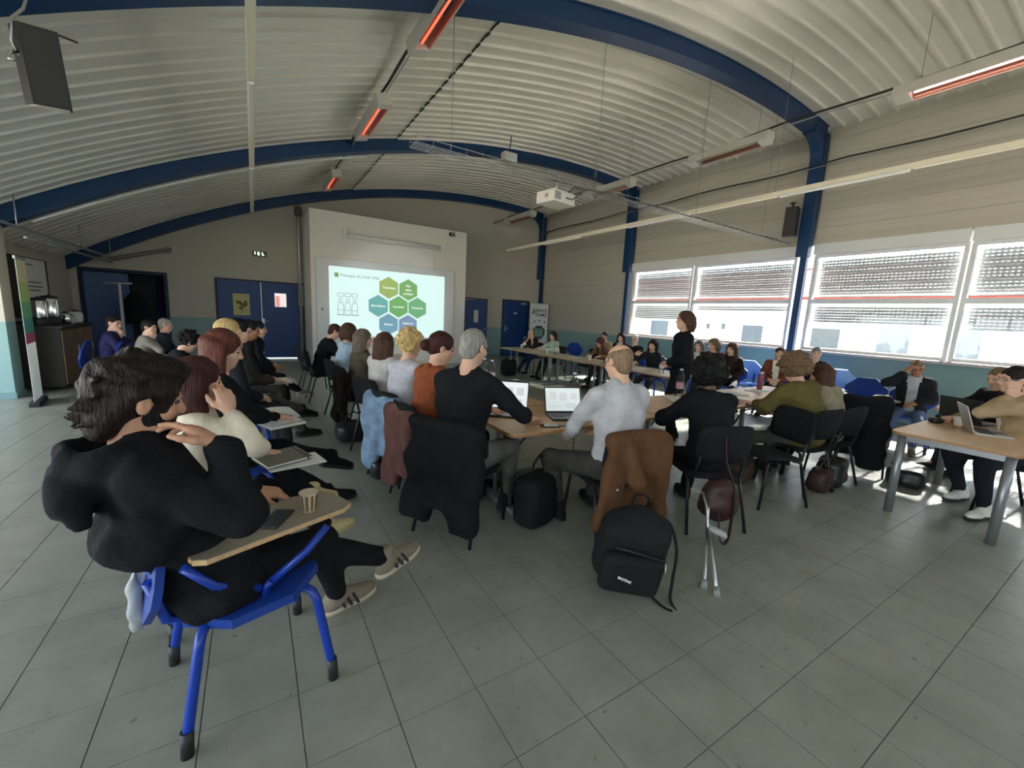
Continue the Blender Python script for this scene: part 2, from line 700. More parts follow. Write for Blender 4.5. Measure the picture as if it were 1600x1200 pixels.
leaf2 = MB().box((-.76, -.02, .01), (.02, .025, 2.13), bev=.004).build('door_leaf', M_door_dark, d1, (DX1 - .03, YB + .14, 0), rad(-68))

# ---- left wall, the pier and the annexe with daylight on the left
wl = MB()
wl.box((XL - .2, 9.22, 0), (XL, YB, 3.2))
struct(wl.build('wall_left', W_wall), 'shadowy left wall behind the cabinet')
pier = MB()
pier.box((-6.0, 8.92, 0), (-3.03, 9.22, 3.3))
struct(pier.build('wall_pier', W_wall), 'daylit wall return at the far left edge', 'wall')
an = MB()
an.box((-6.0, YF, 2.52), (-5.7, 8.92, 2.62)).box((-3.6, YF, 2.52), (-3.1, 8.92, 2.62))   # flat annexe ceiling, unseen openings added to let in more daylight
for y in (YF, -1.0, 1.4, 3.8, 6.2, 8.6):
    an.box((-5.7, y, 2.52), (-3.6, y + .32, 2.62))
an.box((-3.2, YF, 2.5), (-3.03, 8.92, 3.4))                      # eave beam wall above the opening
struct(an.build('ceiling_annexe', W_white), 'low flat ceiling of the annexe on the left, opened up for daylight')
aw = MB()
aw.box((-6.15, YF, 0), (-6.0, 8.92, .15)).box((-6.15, YF, 2.47), (-6.0, 8.92, 2.62))
for y in (YF, -1.2, 1.3, 3.8, 6.3, 8.75):
    aw.box((-6.15, y, .15), (-6.0, y + .1, 2.47))
struct(aw.build('wall_annexe', W_frame), 'glazed outer wall of the annexe')
wf = MB()  # unseen wall, its high strip of openings added to let daylight in
wf.box((-6.2, YF - .2, 0), (XR + .2, YF, 2.35)).box((-6.2, YF - .2, 3.3), (XR + .2, YF, 6.2))
for a in (-6.2, -3.3, -1.2, .9, 3.0, 5.1, 7.2, XR):
    wf.box((a, YF - .2, 2.35), (a + .2, YF, 3.3))
struct(wf.build('wall_front', W_wall), 'unseen end wall behind the viewer with high openings added for daylight')
bs = MB()
bs.box((-6.0, 8.895, 0), (-3.02, 8.92, .09)).box((-3.03, 8.9, 0), (-3.01, 9.22, .09))
struct(bs.build('baseboard_left', mat('grey_skirting', srgb(120, 150, 155), .6)), 'grey-blue skirting along the wall return')
bb = MB()
bb.box((DX1 + .06, YB - .02, 0), (-.82, YB, .09)).box((1.28, YB - .02, 0), (6.4, YB, .09)).box((7.5, YB - .02, 0), (8.08, YB, .09)).box((9.34, YB - .02, 0), (XR, YB, .09))
struct(bb.build('baseboard_back', mat('grey_skirting', srgb(120, 150, 155), .6)), 'grey-blue skirting along the end wall')

# ---- right wall: low blue-green wall, windows, cladding planks above
W0, W1, W2 = 1.17, 2.16, 3.08            # sill, transom, shutter box underside
WT = 3.29                                # top of shutter boxes
wr = MB()
wr.box((XR, YF, 0), (XR + .22, 9.12, W0 - .02))
wr.box((XR, 9.12, 0), (XR + .22, YB, 1.12))
wr.box((XR + .09, YF, WT), (XR + .22, YB, 5.75))
wr.box((XR + .09, 9.12, 1.12), (XR + .22, YB, WT))
wall_right = struct(wr.build('wall_right', W_wall), 'window wall, blue-green below and clad with beige planks above')
M_clad = mat('beige_cladding', srgb(192, 186, 172), 0.6, var=0.05, scale=1.2, stretch=(1, .15, 1))
plank = {}
def cladding(y0, y1, z0, z1):
    n = max(1, round((z1 - z0) / 0.31))
    hh = (z1 - z0) / n
    key = (round(y1 - y0, 3), round(hh, 3))
    if key not in plank:
        L = y1 - y0
        prof = [(0.09, 0), (.009, .0005), (0.0, .016), (-.003, hh * .3), (0.002, hh * .5), (-.003, hh * .7), (0.0, hh - .016), (.009, hh - .0005), (0.09, hh)]
        v = [(p[0], yy, p[1]) for yy in (0, L) for p in prof]
        k = len(prof)
        f = [(i + 1, i, i + k, i + k + 1) for i in range(k - 1)] + [tuple(range(k)), tuple(range(2 * k - 1, k - 1, -1))]
        plank[key] = MB().add(v, f).mesh('cladding_plank', M_clad)
    for i in range(n):
        inst('cladding_plank', plank[key], wall_right, (XR, y0, z0 + i * hh))
FR_Y = (-0.55, 4.32, 9.12, 13.7)        # near faces of the blue frames
cladding(9.34, 13.70, 1.12, 5.6)
cladding(4.54, 9.12, WT, 5.6)
cladding(-0.33, 4.32, WT, 5.6)
cladding(YF, -.55, WT, 5.6)

# ---- windows with perforated roller shutters
M_slat = mat('shutter_slat', srgb(226, 230, 236), 0.55, transl=0.03)
M_sill = mat('window_sill', srgb(205, 190, 188), 0.5)
G_pane = glass_mat('window_glass', (0.97, 0.98, 0.98))
def slat_mesh(L):
    b = MB()
    # curved body, 40 mm, plus bridges 12 mm tall leaving light slots
    prof = [(0, 0), (.006, .008), (.008, .02), (.006, .034), (0, .043), (-.004, .043), (.002, .034), (.004, .02), (.002, .008), (-.004, 0)]
    b.prism([(0, 0)] * 3, 0, 0) if False else None
    v = [(p[0], yy, p[1]) for yy in (0, L) for p in prof]
    k = len(prof)
    f = [(i, (i + 1) % k, k + (i + 1) % k, k + i) for i in range(k)] + [tuple(range(k - 1, -1, -1)), tuple(range(k, 2 * k))]
    b.add(v, f)
    n = int(L / .06)
    for i in range(n + 1):
        y = L * i / n
        b.box((-.002, max(0, y - .017), .043), (.001, min(L, y + .017), .052))
    return b.mesh('shutter_slat', M_slat)
SLATS = {}
def window(idx, y0, y1, drop, label):
    w = MB()
    x0, x1 = XR - .03, XR + .07
    fw = .06
    w.box((x0, y0, W0), (x1, y0 + fw, W2)).box((x0, y1 - fw, W0), (x1, y1, W2))
    w.box((x0, y0 + fw, W0), (x1, y1 - fw, W0 + fw)).box((x0, y0 + fw, W1 - .045), (x1, y1 - fw, W1 + .045)).box((x0, y0 + fw, W2 - .05), (x1, y1 - fw, W2))
    o = struct(w.build('window_%d' % idx, W_frame), label, 'window')
    MB().box((XR - .12, y0 + .003, W2), (XR + .1, y1 - .003, WT), bev=.012).build('shutter_box', W_frame, o)
    MB().box((XR - .16, y0, W0 - .05), (XR + .05, y1, W0), bev=.008).build('window_sill', M_sill, o)
    for a, b in ((W0 + fw, W1 - .045), (W1 + .045, W2 - .05)):
        MB().box((XR + .02, y0 + fw, a), (XR + .026, y1 - fw, b)).build('window_pane', G_pane, o)
    L = round(y1 - y0 - 2 * fw - .02, 3)
    if L not in SLATS:
        SLATS[L] = slat_mesh(L)
    z = W2 - .05 - .052
    while z > W1 + .04:
        inst('shutter_slat', SLATS[L], o, (XR + .10, y0 + fw + .01, z))
        z -= .052
    z = W1 - .045 - .052
    while z > W1 - .045 - drop:
        inst('shutter_slat', SLATS[L], o, (XR + .10, y0 + fw + .01, z))
        z -= .052
    MB().box((XR - .05, y1 - .05, 1.45), (XR - .03, y1 - .02, 1.62), bev=.006).build('window_handle', W_frame, o)
    return o
window(1, 7.03, 9.08, .44, 'white window with half lowered shutter nearest the end wall')
window(2, 4.58, 7.01, .2, 'white window with slightly lowered shutter behind the standing woman')
window(3, 2.07, 4.27, .38, 'wide white window with lowered perforated shutter right of the blue column')
window(4, -.30, 2.05, .42, 'white window cut off by the right edge of the picture')
window(5, -3.5, -.57, .7, 'white window beyond the right edge of the picture')

# ---- blue steel frames: arch, knee and column
def frame(y, idx, label, depth=.24, wdt=.22, col=True):
    root = tag(empty('steel_frame', (XR - .2, y, 0)), label, 'steel frame', 'blue steel frames')
    root.location = (0, 0, 0)
    # arch: I-profile swept along the vault
    n = 56
    xs = [XL - .05 + (XR - .1 - XL) * i / n for i in range(n + 1)]
    b = MB()
    def sweep(ya, yb, o0, o1):
        v = []
        for x in xs:
            v += [(x, ya, vault(x, o0)), (x, yb, vault(x, o0)), (x, yb, vault(x, o1)), (x, ya, vault(x, o1))]
        f = []
        for i in range(n):
            for j in range(4):
                f.append((i * 4 + j, i * 4 + (j + 1) % 4, i * 4 + 4 + (j + 1) % 4, i * 4 + 4 + j))
        f += [(3, 2, 1, 0), tuple(n * 4 + j for j in range(4))]
        b.add(v, f)
    sweep(y, y + wdt, .0, .03)
    sweep(y + .02, y + wdt - .02, .03, depth - .02)
    sweep(y, y + wdt, depth - .02, depth)
    b.build('arch_beam', W_steel_blue, root)
    c = MB()
    zt = vault(XR - .3, depth)
    for ya, yb, xa, xb in ((y, y + wdt, XR - .24, XR - .2), (y + .02, y + wdt - .02, XR - .2, XR - .02)):
        c.box((xa, ya, 0 if xa < 0 else 3.05), (xb, yb, zt + .1))
    c.box((XR - .13, y + .05, 0), (XR - .02, y + wdt - .05, 3.06))
    c.build('column', W_steel_blue, root)
    # rounded knee between arch and column
    k = MB()
    r = .42
    pts = [(XR - .2, zt + .12), (XR - .2, zt - r)]
    for i in range(9):
        a = math.pi / 2 * i / 8
        pts.append((XR - .24 - r + r * math.cos(a), zt - r + r * math.sin(a) + .0))
    pts.append((XR - .24 - r, zt + .12))
    v = [(p[0], yy, p[1]) for yy in (y, y + wdt) for p in pts]
    m = len(pts)
    f = [tuple(range(m)), tuple(range(2 * m - 1, m - 1, -1))] + [(i, i + m, (i + 1) % m + m, (i + 1) % m) for i in range(m)]
    k.add(v, f)
    k.build('knee', W_steel_blue, root)
    return root
frame(FR_Y[0], 0, 'blue steel arch out of sight behind the viewer')
frame(FR_Y[1], 1, 'broad blue steel arch nearest the viewer, along the top of the picture')
f2 = frame(FR_Y[2], 2, 'middle blue steel arch with a white conduit along its underside')
frame(FR_Y[3], 3, 'farthest blue steel arch against the end wall', wdt=.18)
cd = MB()
cd.tube([(x, FR_Y[2] + .21, vault(x, .28)) for x in [-2.75 + 4.9 * i / 30 for i in range(31)]], .022, 8)
cd.build('conduit', mat('white_conduit', srgb(230, 230, 225), .5), f2)

# ---- ceiling of curved ribbed sheets
M_ceil = mat('ribbed_ceiling_sheet', srgb(232, 227, 215), 0.36, var=0.04, scale=1.5, spec=0.6, metal=0.12)
ceil_root = struct(empty('ceiling', (0, 0, 5)), 'barrel ceiling of curved ribbed metal sheets')
ceil_root.location = (0, 0, 0)
RP = .262
def sheet(x0, x1, y0, nr, drop, n, rd):
    prof = []
    for i in range(nr):
        y = i * RP
        prof += [(y, 0), (y + .10, 0), (y + .12, rd), (y + .150, rd), (y + .165, 0)]
    prof.append((nr * RP, 0))
    v = []
    k = len(prof)
    for i in range(n + 1):
        x = x0 + (x1 - x0) * i / n
        for (y, d) in prof:
            v.append((x, y, vault(x, d + drop)))
    f = []
    for i in range(n):
        for j in range(k - 1):
            f.append((i * k + j, i * k + j + 1, (i + 1) * k + j + 1, (i + 1) * k + j))
    return MB().add(v, f).mesh('ceiling_sheet', M_ceil)
sh_l = sheet(XL - .1, 2.72, 0, 4, .0, 26, .02)
sh_r = sheet(2.66, XR + .15, 0, 4, .012, 26, .032)
y = YF
while y < YB:
    inst('ceiling_sheet', sh_l, ceil_root, (0, y, 0))
    inst('ceiling_sheet', sh_r, ceil_root, (0, y, 0))
    y += 4 * RP
# weather skin above the ceiling so that no daylight leaks in
rf = MB()
v = []
for i in range(31):
    x = XL - .3 + (XR + .6 - XL) * i / 30
    v += [(x, YF - .3, vault(x, -.12)), (x, YB + .3, vault(x, -.12))]
rf.add(v, [(2 * i, 2 * i + 1, 2 * i + 3, 2 * i + 2) for i in range(30)])
ro = rf.build('roof_skin', M_ceil, ceil_root)
M_lap_shadow = mat('lap_shadow_dark', (0.03, 0.03, 0.03), .9)  # near-black strip painting the shadow line where the sheets overlap
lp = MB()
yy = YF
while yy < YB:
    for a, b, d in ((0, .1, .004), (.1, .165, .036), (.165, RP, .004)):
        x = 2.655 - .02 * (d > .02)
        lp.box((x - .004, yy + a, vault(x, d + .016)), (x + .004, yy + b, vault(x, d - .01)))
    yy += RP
lp.build('lap_joint', M_lap_shadow, ceil_root)

# ---- white projecting wall that carries the screen
sw = MB().box((1.3, 12.07, 0), (5.66, YB, 4.0))
struct(sw.build('wall_screen', W_white), 'white projecting wall block carrying the projected slide', 'wall')
# ================================================================= END WALL THINGS
def flat_door(name, x0, x1, zt, y=YB, label=''):
    d = struct(MB().box((x0 - .05, y - .035, 0), (x0, y + .005, zt + .05)).box((x1, y - .035, 0), (x1 + .05, y + .005, zt + .05)).box((x0, y - .035, zt), (x1, y + .005, zt + .05)).build(name, M_door_dark), label, 'door')
    return d
d2 = flat_door('door_2', -.8, 1.24, 2.15, label='blue double door with a yellowed poster and a small bright pane')
for a, b in ((-.8, .205), (.215, 1.24)):
    lf = MB().box((a + .004, YB - .028, .05), (b - .004, YB - .002, 2.146), bev=.003).build('door_leaf', M_door, d2)
MB().box((.203, YB - .032, .02), (.217, YB - .004, 2.146)).build('astragal', W_alu, d2)
MB().box((.225, YB - .05, .94), (.27, YB - .028, 1.15), bev=.006).tube([(.247, YB - .05, 1.08), (.247, YB - .09, 1.08), (.36, YB - .09, 1.08)], .009).build('door_handle', W_alu, d2)
MB().box((.54, YB - .033, 1.5), (.83, YB - .026, 1.88)).build('door_pane', mat('lit_pane', (0.9, 0.8, 0.78), .4, emit=(1, .86, .84), estr=.9), d2)
MB().box((.565, YB - .035, 1.51), (.66, YB - .033, 1.80)).build('red_notice', mat('lit_red_notice', (0.8, .35, .3), .5, emit=(1, .35, .3), estr=.8), d2)
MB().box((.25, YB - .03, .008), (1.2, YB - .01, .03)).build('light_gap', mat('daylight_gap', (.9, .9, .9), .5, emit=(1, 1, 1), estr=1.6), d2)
ps = tag(MB().box((-.46, YB - .034, 1.22), (-.07, YB - .03, 1.81), bev=.001).build('poster', mat('yellow_paper', srgb(205, 196, 140), .8, var=.1, scale=14)), 'yellowed paper poster on the left leaf of the double door', 'poster')
for dx, dz, sx, sz in ((-.33, 1.58, .07, .05), (-.22, 1.52, .1, .06), (-.28, 1.42, .06, .05), (-.17, 1.6, .05, .03)):
    MB().add([(dx + sx * math.cos(t * .7), YB - .0355, dz + sz * math.sin(t * .7) * (1 + .3 * math.sin(t * 2))) for t in range(9)], [tuple(range(9))]).build('print_blot', mat('poster_ink', srgb(120, 110, 70), .8), ps)
# exit sign
ex = tag(empty('exit_sign', (.22, YB - .03, 2.925)), 'small lit emergency exit sign above the double door', 'sign')
MB().box((-.17, -.01, -.07), (.17, .03, .07), bev=.006).build('sign_body', mat('sign_green', srgb(70, 90, 62), .5), ex)
M_exit = mat('exit_glow', (.8, 1, .8), .5, emit=(.75, 1, .72), estr=2.2)
MB().box((-.12, -.013, -.035), (-.10, -.011, .05)).box((-.13, -.013, .02), (-.09, -.011, .03)).build('arrow', M_exit, ex)
MB().prism([(-.05, -.045), (.0, -.045), (.0, .045), (-.05, .045)], 0, .002, Matrix.Translation((0, -.011, 0)) @ Matrix.Rotation(math.pi / 2, 4, 'X')).build('door_symbol', M_exit, ex)
MB().lathe([(.001, 0), (.016, .0), (.016, .002), (.001, .002)], 12, Matrix.Translation((.065, -.011, .03)) @ Matrix.Rotation(math.pi / 2, 4, 'X')).box((.05, -.013, -.04), (.085, -.011, .015)).box((.09, -.013, -.05), (.11, -.011, -.02)).build('running_figure', M_exit, ex)
# doors right of the screen wall
d3 = flat_door('door_3', 6.5, 7.38, 2.1, label='blue door standing ajar with a white notice beside the screen wall')
l3 = MB().box((0, -.02, .02), (.86, .02, 2.09), bev=.003).build('door_leaf', M_door, d3, (6.51, YB - .05, 0), rad(-6))
MB().box((.33, -.026, 1.28), (.5, -.021, 1.72)).build('white_notice', mat('white_paper', srgb(238, 238, 232), .8), l3)
MB().tube([(.8, -.02, 1.05), (.8, -.06, 1.05), (.7, -.06, 1.05)], .009).build('door_handle', W_alu, l3)
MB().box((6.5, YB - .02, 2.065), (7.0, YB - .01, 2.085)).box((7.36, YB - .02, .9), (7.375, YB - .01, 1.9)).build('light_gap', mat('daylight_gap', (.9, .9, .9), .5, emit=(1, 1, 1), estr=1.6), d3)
d4 = flat_door('door_4', 8.13, 9.24, 2.14, label='closed plain blue door next to the round-logo banner')
l4 = MB().box((8.134, YB - .028, .02), (9.236, YB - .002, 2.136), bev=.003).build('door_leaf', M_door, d4)
MB().box((8.6, YB - .033, 1.66), (8.74, YB - .028, 1.71)).build('name_plate', mat('white_paper', srgb(238, 238, 232), .8), d4)
MB().box((8.22, YB - .04, .98), (8.26, YB - .028, 1.2)).tube([(8.24, YB - .04, 1.1), (8.24, YB - .08, 1.1), (8.38, YB - .08, 1.1)], .01).build('door_handle', W_alu, d4)
MB().box((8.9, YB - .07, 2.03), (9.16, YB - .028, 2.1), bev=.005).build('door_closer', W_alu, d4)

# ---- whiteboard, projected slide
M_board = mat('whiteboard', srgb(226, 228, 224), .35)
wbd = tag(empty('whiteboard', (3.33, 12.05, 1.6)), 'big white board on the projecting wall behind the slide', 'whiteboard')
wbd.location = (0, 0, 0)
MB().box((1.42, 12.03, .55), (5.25, 12.068, 2.82), bev=.008).build('board', M_board, wbd)
MB().box((1.40, 12.02, 2.81), (5.27, 12.068, 2.84)).box((1.40, 12.02, .53), (5.27, 12.068, .56)).box((1.40, 12.02, .53), (1.43, 12.068, 2.84)).box((5.24, 12.02, .53), (5.27, 12.068, 2.84)).build('board_frame', mat('board_edge', srgb(214, 214, 208), .4), wbd)
MB().lathe([(.03, 0), (.03, .01), (.001, .012)], 12, Matrix.Translation((1.55, 12.028, 1.5)) @ Matrix.Rotation(math.pi / 2, 4, 'X')).build('magnet', mat('grey_magnet', (.3, .3, .3), .5), wbd)
def glow(name, c, e=.62):  # projected light put into the slide surfaces as their own emission
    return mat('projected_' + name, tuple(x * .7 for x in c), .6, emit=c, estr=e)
SY = 12.0285
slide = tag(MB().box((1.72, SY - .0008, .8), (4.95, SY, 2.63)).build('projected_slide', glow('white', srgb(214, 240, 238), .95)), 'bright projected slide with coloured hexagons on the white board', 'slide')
def sq(x, z):
    return (x, SY - .0012, z)
HEX = (('Technique',), (3.28, 2.18), srgb(168, 196, 82)), (('Plus', 'value', 'pratique'), (3.84, 2.16), srgb(112, 186, 84)), \
      (('Bienveillance',), (2.99, 1.665), srgb(98, 190, 184)), (('Innovation',), (3.56, 1.665), srgb(104, 188, 84)), \
      (('Proximité',), (4.115, 1.66), srgb(104, 190, 120)), (('Réseau',), (3.275, 1.16), srgb(108, 172, 200)), (('Guide du', 'projet'), (3.835, 1.15), srgb(126, 160, 200))
for lines, (hx, hz), c in HEX:
    r = .305
    pts = [sq(hx + r * .866 * s, hz + r * t) for s, t in ((0, 1), (-1, .5), (-1, -.5), (0, -1), (1, -.5), (1, .5))]
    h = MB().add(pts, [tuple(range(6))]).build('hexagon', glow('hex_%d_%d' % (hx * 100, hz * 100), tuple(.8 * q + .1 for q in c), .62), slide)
    for i, s in enumerate(lines):
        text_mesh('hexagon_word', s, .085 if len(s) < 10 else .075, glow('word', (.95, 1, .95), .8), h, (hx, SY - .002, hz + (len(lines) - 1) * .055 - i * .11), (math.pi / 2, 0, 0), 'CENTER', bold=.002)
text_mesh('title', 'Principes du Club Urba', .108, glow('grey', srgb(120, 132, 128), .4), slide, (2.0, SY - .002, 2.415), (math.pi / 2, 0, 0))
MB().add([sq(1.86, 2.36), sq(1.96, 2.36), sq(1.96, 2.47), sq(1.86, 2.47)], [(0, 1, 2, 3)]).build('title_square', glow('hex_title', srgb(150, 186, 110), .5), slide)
ic = MB()
def ring(pts, w=.012, closed=True):
    n = len(pts)
    for i in range(n if closed else n - 1):
        a = Vector((pts[i][0], pts[i][1]))
        b = Vector((pts[(i + 1) % n][0], pts[(i + 1) % n][1]))
        d = (b - a).normalized()
        p = Vector((-d.y, d.x)) * w / 2
        q = [a - p, b - p, b + p, a + p]
        ic.add([sq(t.x, t.y) for t in q], [(0, 1, 2, 3)])
for cx in (2.0, 2.18, 2.36):
    ring([(cx - .07, 1.86), (cx + .07, 1.86), (cx + .07, 1.95), (cx - .07, 1.95)])
    ring([(cx + .045 * math.cos(t * .7854), 1.765 + .045 * math.sin(t * .7854)) for t in range(8)])
    ring([(cx - .08, 1.5), (cx - .06, 1.68), (cx, 1.71), (cx + .06, 1.68), (cx + .08, 1.5)], closed=False)
    ring([(cx - .07, 1.38), (cx + .07, 1.38), (cx + .07, 1.5), (cx - .07, 1.5)])
ring([(1.88, 1.37), (2.48, 1.37)], closed=False)
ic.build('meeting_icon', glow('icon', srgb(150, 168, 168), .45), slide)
# rolled up screen case with brackets, small camera
cs = tag(empty('screen_case', (3.4, 12.0, 3.45)), 'long white rolled-up screen case mounted above the slide', 'screen case')
cs.location = (0, 0, 0)
MB().tube([(2.15, 11.93, 3.43), (4.77, 11.93, 3.43)], .06, 12).build('case_tube', W_frame, cs)
MB().box((2.07, 11.86, 3.36), (2.16, 12.07, 3.58), bev=.01).build('left_bracket', W_frame, cs)
MB().box((4.75, 11.86, 3.36), (4.8, 12.07, 3.5), bev=.01).build('right_bracket', W_frame, cs)
MB().tube([(4.6, 11.97, 3.38), (4.6, 12.02, 2.84)], .006, 6).build('pull_cord', W_frame, cs)
sc = tag(empty('wall_camera', (5.15, 12.0, 3.88)), 'small dark camera at the top right of the screen wall', 'camera')
MB().box((-.08, -.06, -.05), (.06, .07, .05), bev=.01).build('camera_body', W_black, sc)
MB().lathe([(.001, 0), (.03, 0), (.03, .03), (.001, .03)], 12, Matrix.Translation((-.02, -.06, 0)) @ Matrix.Rotation(math.pi / 2, 4, 'X')).build('lens', W_alu, sc)
MB().box((.06, -.02, -.05), (.12, .07, .0)).build('bracket', W_alu, sc)
# vertical duct and junction box on the dark side of the screen wall
pp = tag(empty('wall_pipe', (1.2, YB - .09, 0)), 'grey pipe rising beside the white screen wall', 'pipe')
MB().tube([(0, 0, 0), (0, 0, 4.0), (.0, .02, 4.15)], .05, 10).build('pipe_run', W_galv, pp)
MB().box((-.07, -.08, 1.55), (.07, .06, 2.15), bev=.01).build('junction_box', mat('grey_box', (.22, .22, .21), .5), pp)
MB().lathe([(.06, 4.05), (.1, 4.12), (.1, 4.3), (.05, 4.34)], 12).build('pipe_hook', mat('brown_metal', (.12, .09, .07), .5), pp)

# ---- roll-up banner in the far right corner
def rollup(label, w, h, loc, rz, face_m):
    r = tag(empty('rollup_banner', loc, rz), label, 'banner')
    MB().box((-w / 2, -.055, 0), (w / 2, .055, .06), bev=.015).build('base', W_black, r)
    MB().box((-w / 2 + .015, -.004, .07), (w / 2 - .015, 0, h)).build('banner_sheet', face_m, r)
    MB().box((-w / 2, -.012, h - .02), (w / 2, .012, h + .02), bev=.004).build('top_rail', W_alu, r)
    MB().tube([(0, .03, .05), (0, .03, h)], .009, 8).build('support_pole', W_alu, r)
    return r
ban = rollup('white roll-up banner with dark lettering and a green emblem in the far corner', .80, 2.08, (9.33, 13.2, 0), rad(-8), mat('banner_white', srgb(225, 225, 222), .6))
M_ink = mat('banner_ink', srgb(70, 74, 76), .7)
text_mesh('lettering', 'ESPACE', .17, M_ink, ban, (-.24, -.006, 1.82), (math.pi / 2, 0, 0), bold=.003)
text_mesh('lettering', 'TEAMZ', .17, M_ink, ban, (-.2, -.006, 1.66), (math.pi / 2, 0, 0), bold=.003)
MB().prism([(-.31, 1.72), (-.27, 1.84), (-.22, 1.93), (-.25, 1.8), (-.22, 1.73), (-.27, 1.68)], 0, .001, Matrix.Translation((0, -.006, 0)) @ Matrix.Rotation(math.pi / 2, 4, 'X')).build('leaf_mark', M_ink, ban)
MB().prism([(.28 * math.cos(math.pi / 8 + k * math.pi / 4), .28 * math.sin(math.pi / 8 + k * math.pi / 4)) for k in range(8)], 0, .001, Matrix.Translation((.02, -.0055, 1.0)) @ Matrix.Rotation(math.pi / 2, 4, 'X')).build('emblem', mat('emblem_green', srgb(58, 92, 80), .7), ban)
MB().box((-.14, -.008, .85), (.18, -.0065, 1.14)).build('emblem_panel', mat('emblem_pale', srgb(150, 178, 160), .7), ban)
for k in range(3):
    MB().box((-.1, -.0095, .91 + k * .08), (.14, -.008, .94 + k * .08)).build('emblem_line', mat('emblem_green', srgb(58, 92, 80), .7), ban)
for sx in (-.2, .02, .24):
    MB().prism([(-.04, 0), (.03, .02), (.05, .09), (-.01, .06)], 0, .001, Matrix.Translation((sx, -.006, 1.36 + .04 * (sx == .02))) @ Matrix.Rotation(math.pi / 2, 4, 'X')).build('splash_mark', M_ink, ban)
# roll-up banner seen edge-on at the left
M_b1, M_b2 = mat('banner_print', srgb(240, 240, 235), .5, transl=.35), None
b2 = rollup('narrow bright roll-up banner standing at the left in front of the wall return', .62, 2.0, (-2.66, 8.45, 0), rad(99), M_b1)
for z0, z1, c in ((1.68, 1.98, (250, 242, 205)), (1.42, 1.68, (214, 236, 150)), (1.2, 1.42, (150, 220, 170)), (1.0, 1.2, (120, 205, 195)), (.86, 1.0, (226, 120, 150))):
    MB().box((-.29, -.0065, z0), (.29, -.0045, z1)).build('printed_band', mat('banner_band_%d' % (z0 * 100), srgb(*c), .5, transl=.2), b2)

# ---- cabinet with coffee urns, board on the left wall
M_wood = mat('brown_cabinet_wood', srgb(122, 92, 72), .5, var=.2, scale=4, stretch=(6, 6, .6))
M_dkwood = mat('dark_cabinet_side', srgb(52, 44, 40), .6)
cb = tag(empty('sideboard', (-3.1, 10.35, 0)), 'brown wooden sideboard against the left wall carrying coffee urns', 'cabinet')
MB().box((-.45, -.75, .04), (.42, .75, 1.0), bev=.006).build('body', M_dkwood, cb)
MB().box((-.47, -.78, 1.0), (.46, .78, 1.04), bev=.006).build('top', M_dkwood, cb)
for k in range(2):
    d = MB().box((.42, -.74 + .75 * k, .08), (.44, -.01 + .75 * k, .97), bev=.004).build('cabinet_door', M_wood, cb)
    MB().box((.44, -.10 + .75 * k, .55), (.455, -.08 + .75 * k, .68), bev=.003).build('handle', W_alu, d)
def urn(x, y, h, r, label):
    u = tag(empty('coffee_urn', (x, y, 1.04)), label, 'coffee urn')
    MB().lathe([(r * .9, 0), (r, .02), (r, h * .22), (r * .97, h * .24)], 18).build('base', W_black, u)
    MB().lathe([(r * .95, h * .24), (r * .97, h * .3), (r * .97, h * .82), (r * .9, h * .86)], 18).build('tank', W_chrome, u)
    MB().lathe([(r * .9, h * .86), (r * .8, h * .94), (.02, h * .97), (.015, h), (.001, h)], 18).build('lid', W_black, u)
    MB().tube([(r, 0, h * .3), (r + .04, 0, h * .3), (r + .045, 0, h * .22)], .012, 8).build('tap', W_black, u)
    return u
urn(-2.92, 9.72, .46, .11, 'left tall chrome coffee urn on the sideboard')
urn(-2.88, 10.02, .5, .12, 'right tall chrome coffee urn on the sideboard')
for nm, lab, (x, y), h, r, m in (('kettle', 'squat white kettle on the far end of the sideboard', (-2.85, 11.05), .24, .1, W_frame), ('sugar_jar', 'small pale jar beside the white kettle', (-2.82, 10.6), .17, .08, mat('pale_ceramic', srgb(200, 196, 188), .3)), ('coffee_jar', 'dark squat jar on the sideboard between urns and kettle', (-2.8, 10.35), .22, .07, W_chrome)):
    j = tag(empty(nm, (x, y, 1.04)), lab, nm.replace('_', ' '))
    MB().lathe([(r * .8, 0), (r, h * .2), (r, h * .7), (r * .7, h * .85)], 16).build('body', m, j)
    MB().lathe([(r * .7, h * .85), (r * .6, h * .93), (.02, h * .95), (.02, h), (.001, h)], 16).build('lid', W_black, j)
wbp = tag(empty('notice_board', (XL + .05, 11.7, 1.65)), 'dark notice board with a white sheet on the left wall', 'notice board')
MB().box((-.03, -1.0, -.55), (0, .75, .55), bev=.005).build('backing', mat('dark_board', srgb(58, 54, 50), .8), wbp)
pm = MB().box((.0, -.4, -.5), (.012, .62, .53), bev=.002).build('white_sheet', mat('white_paper', srgb(238, 238, 232), .8), wbp)
for z, w in ((.42, .3), (.1, .6), (.02, .66), (-.05, .5), (-.2, .6)):
    MB().box((.012, -.25, z - .012), (.014, -.25 + w, z + .012)).build('text_line', mat('faint_ink', srgb(120, 120, 118), .8), pm)
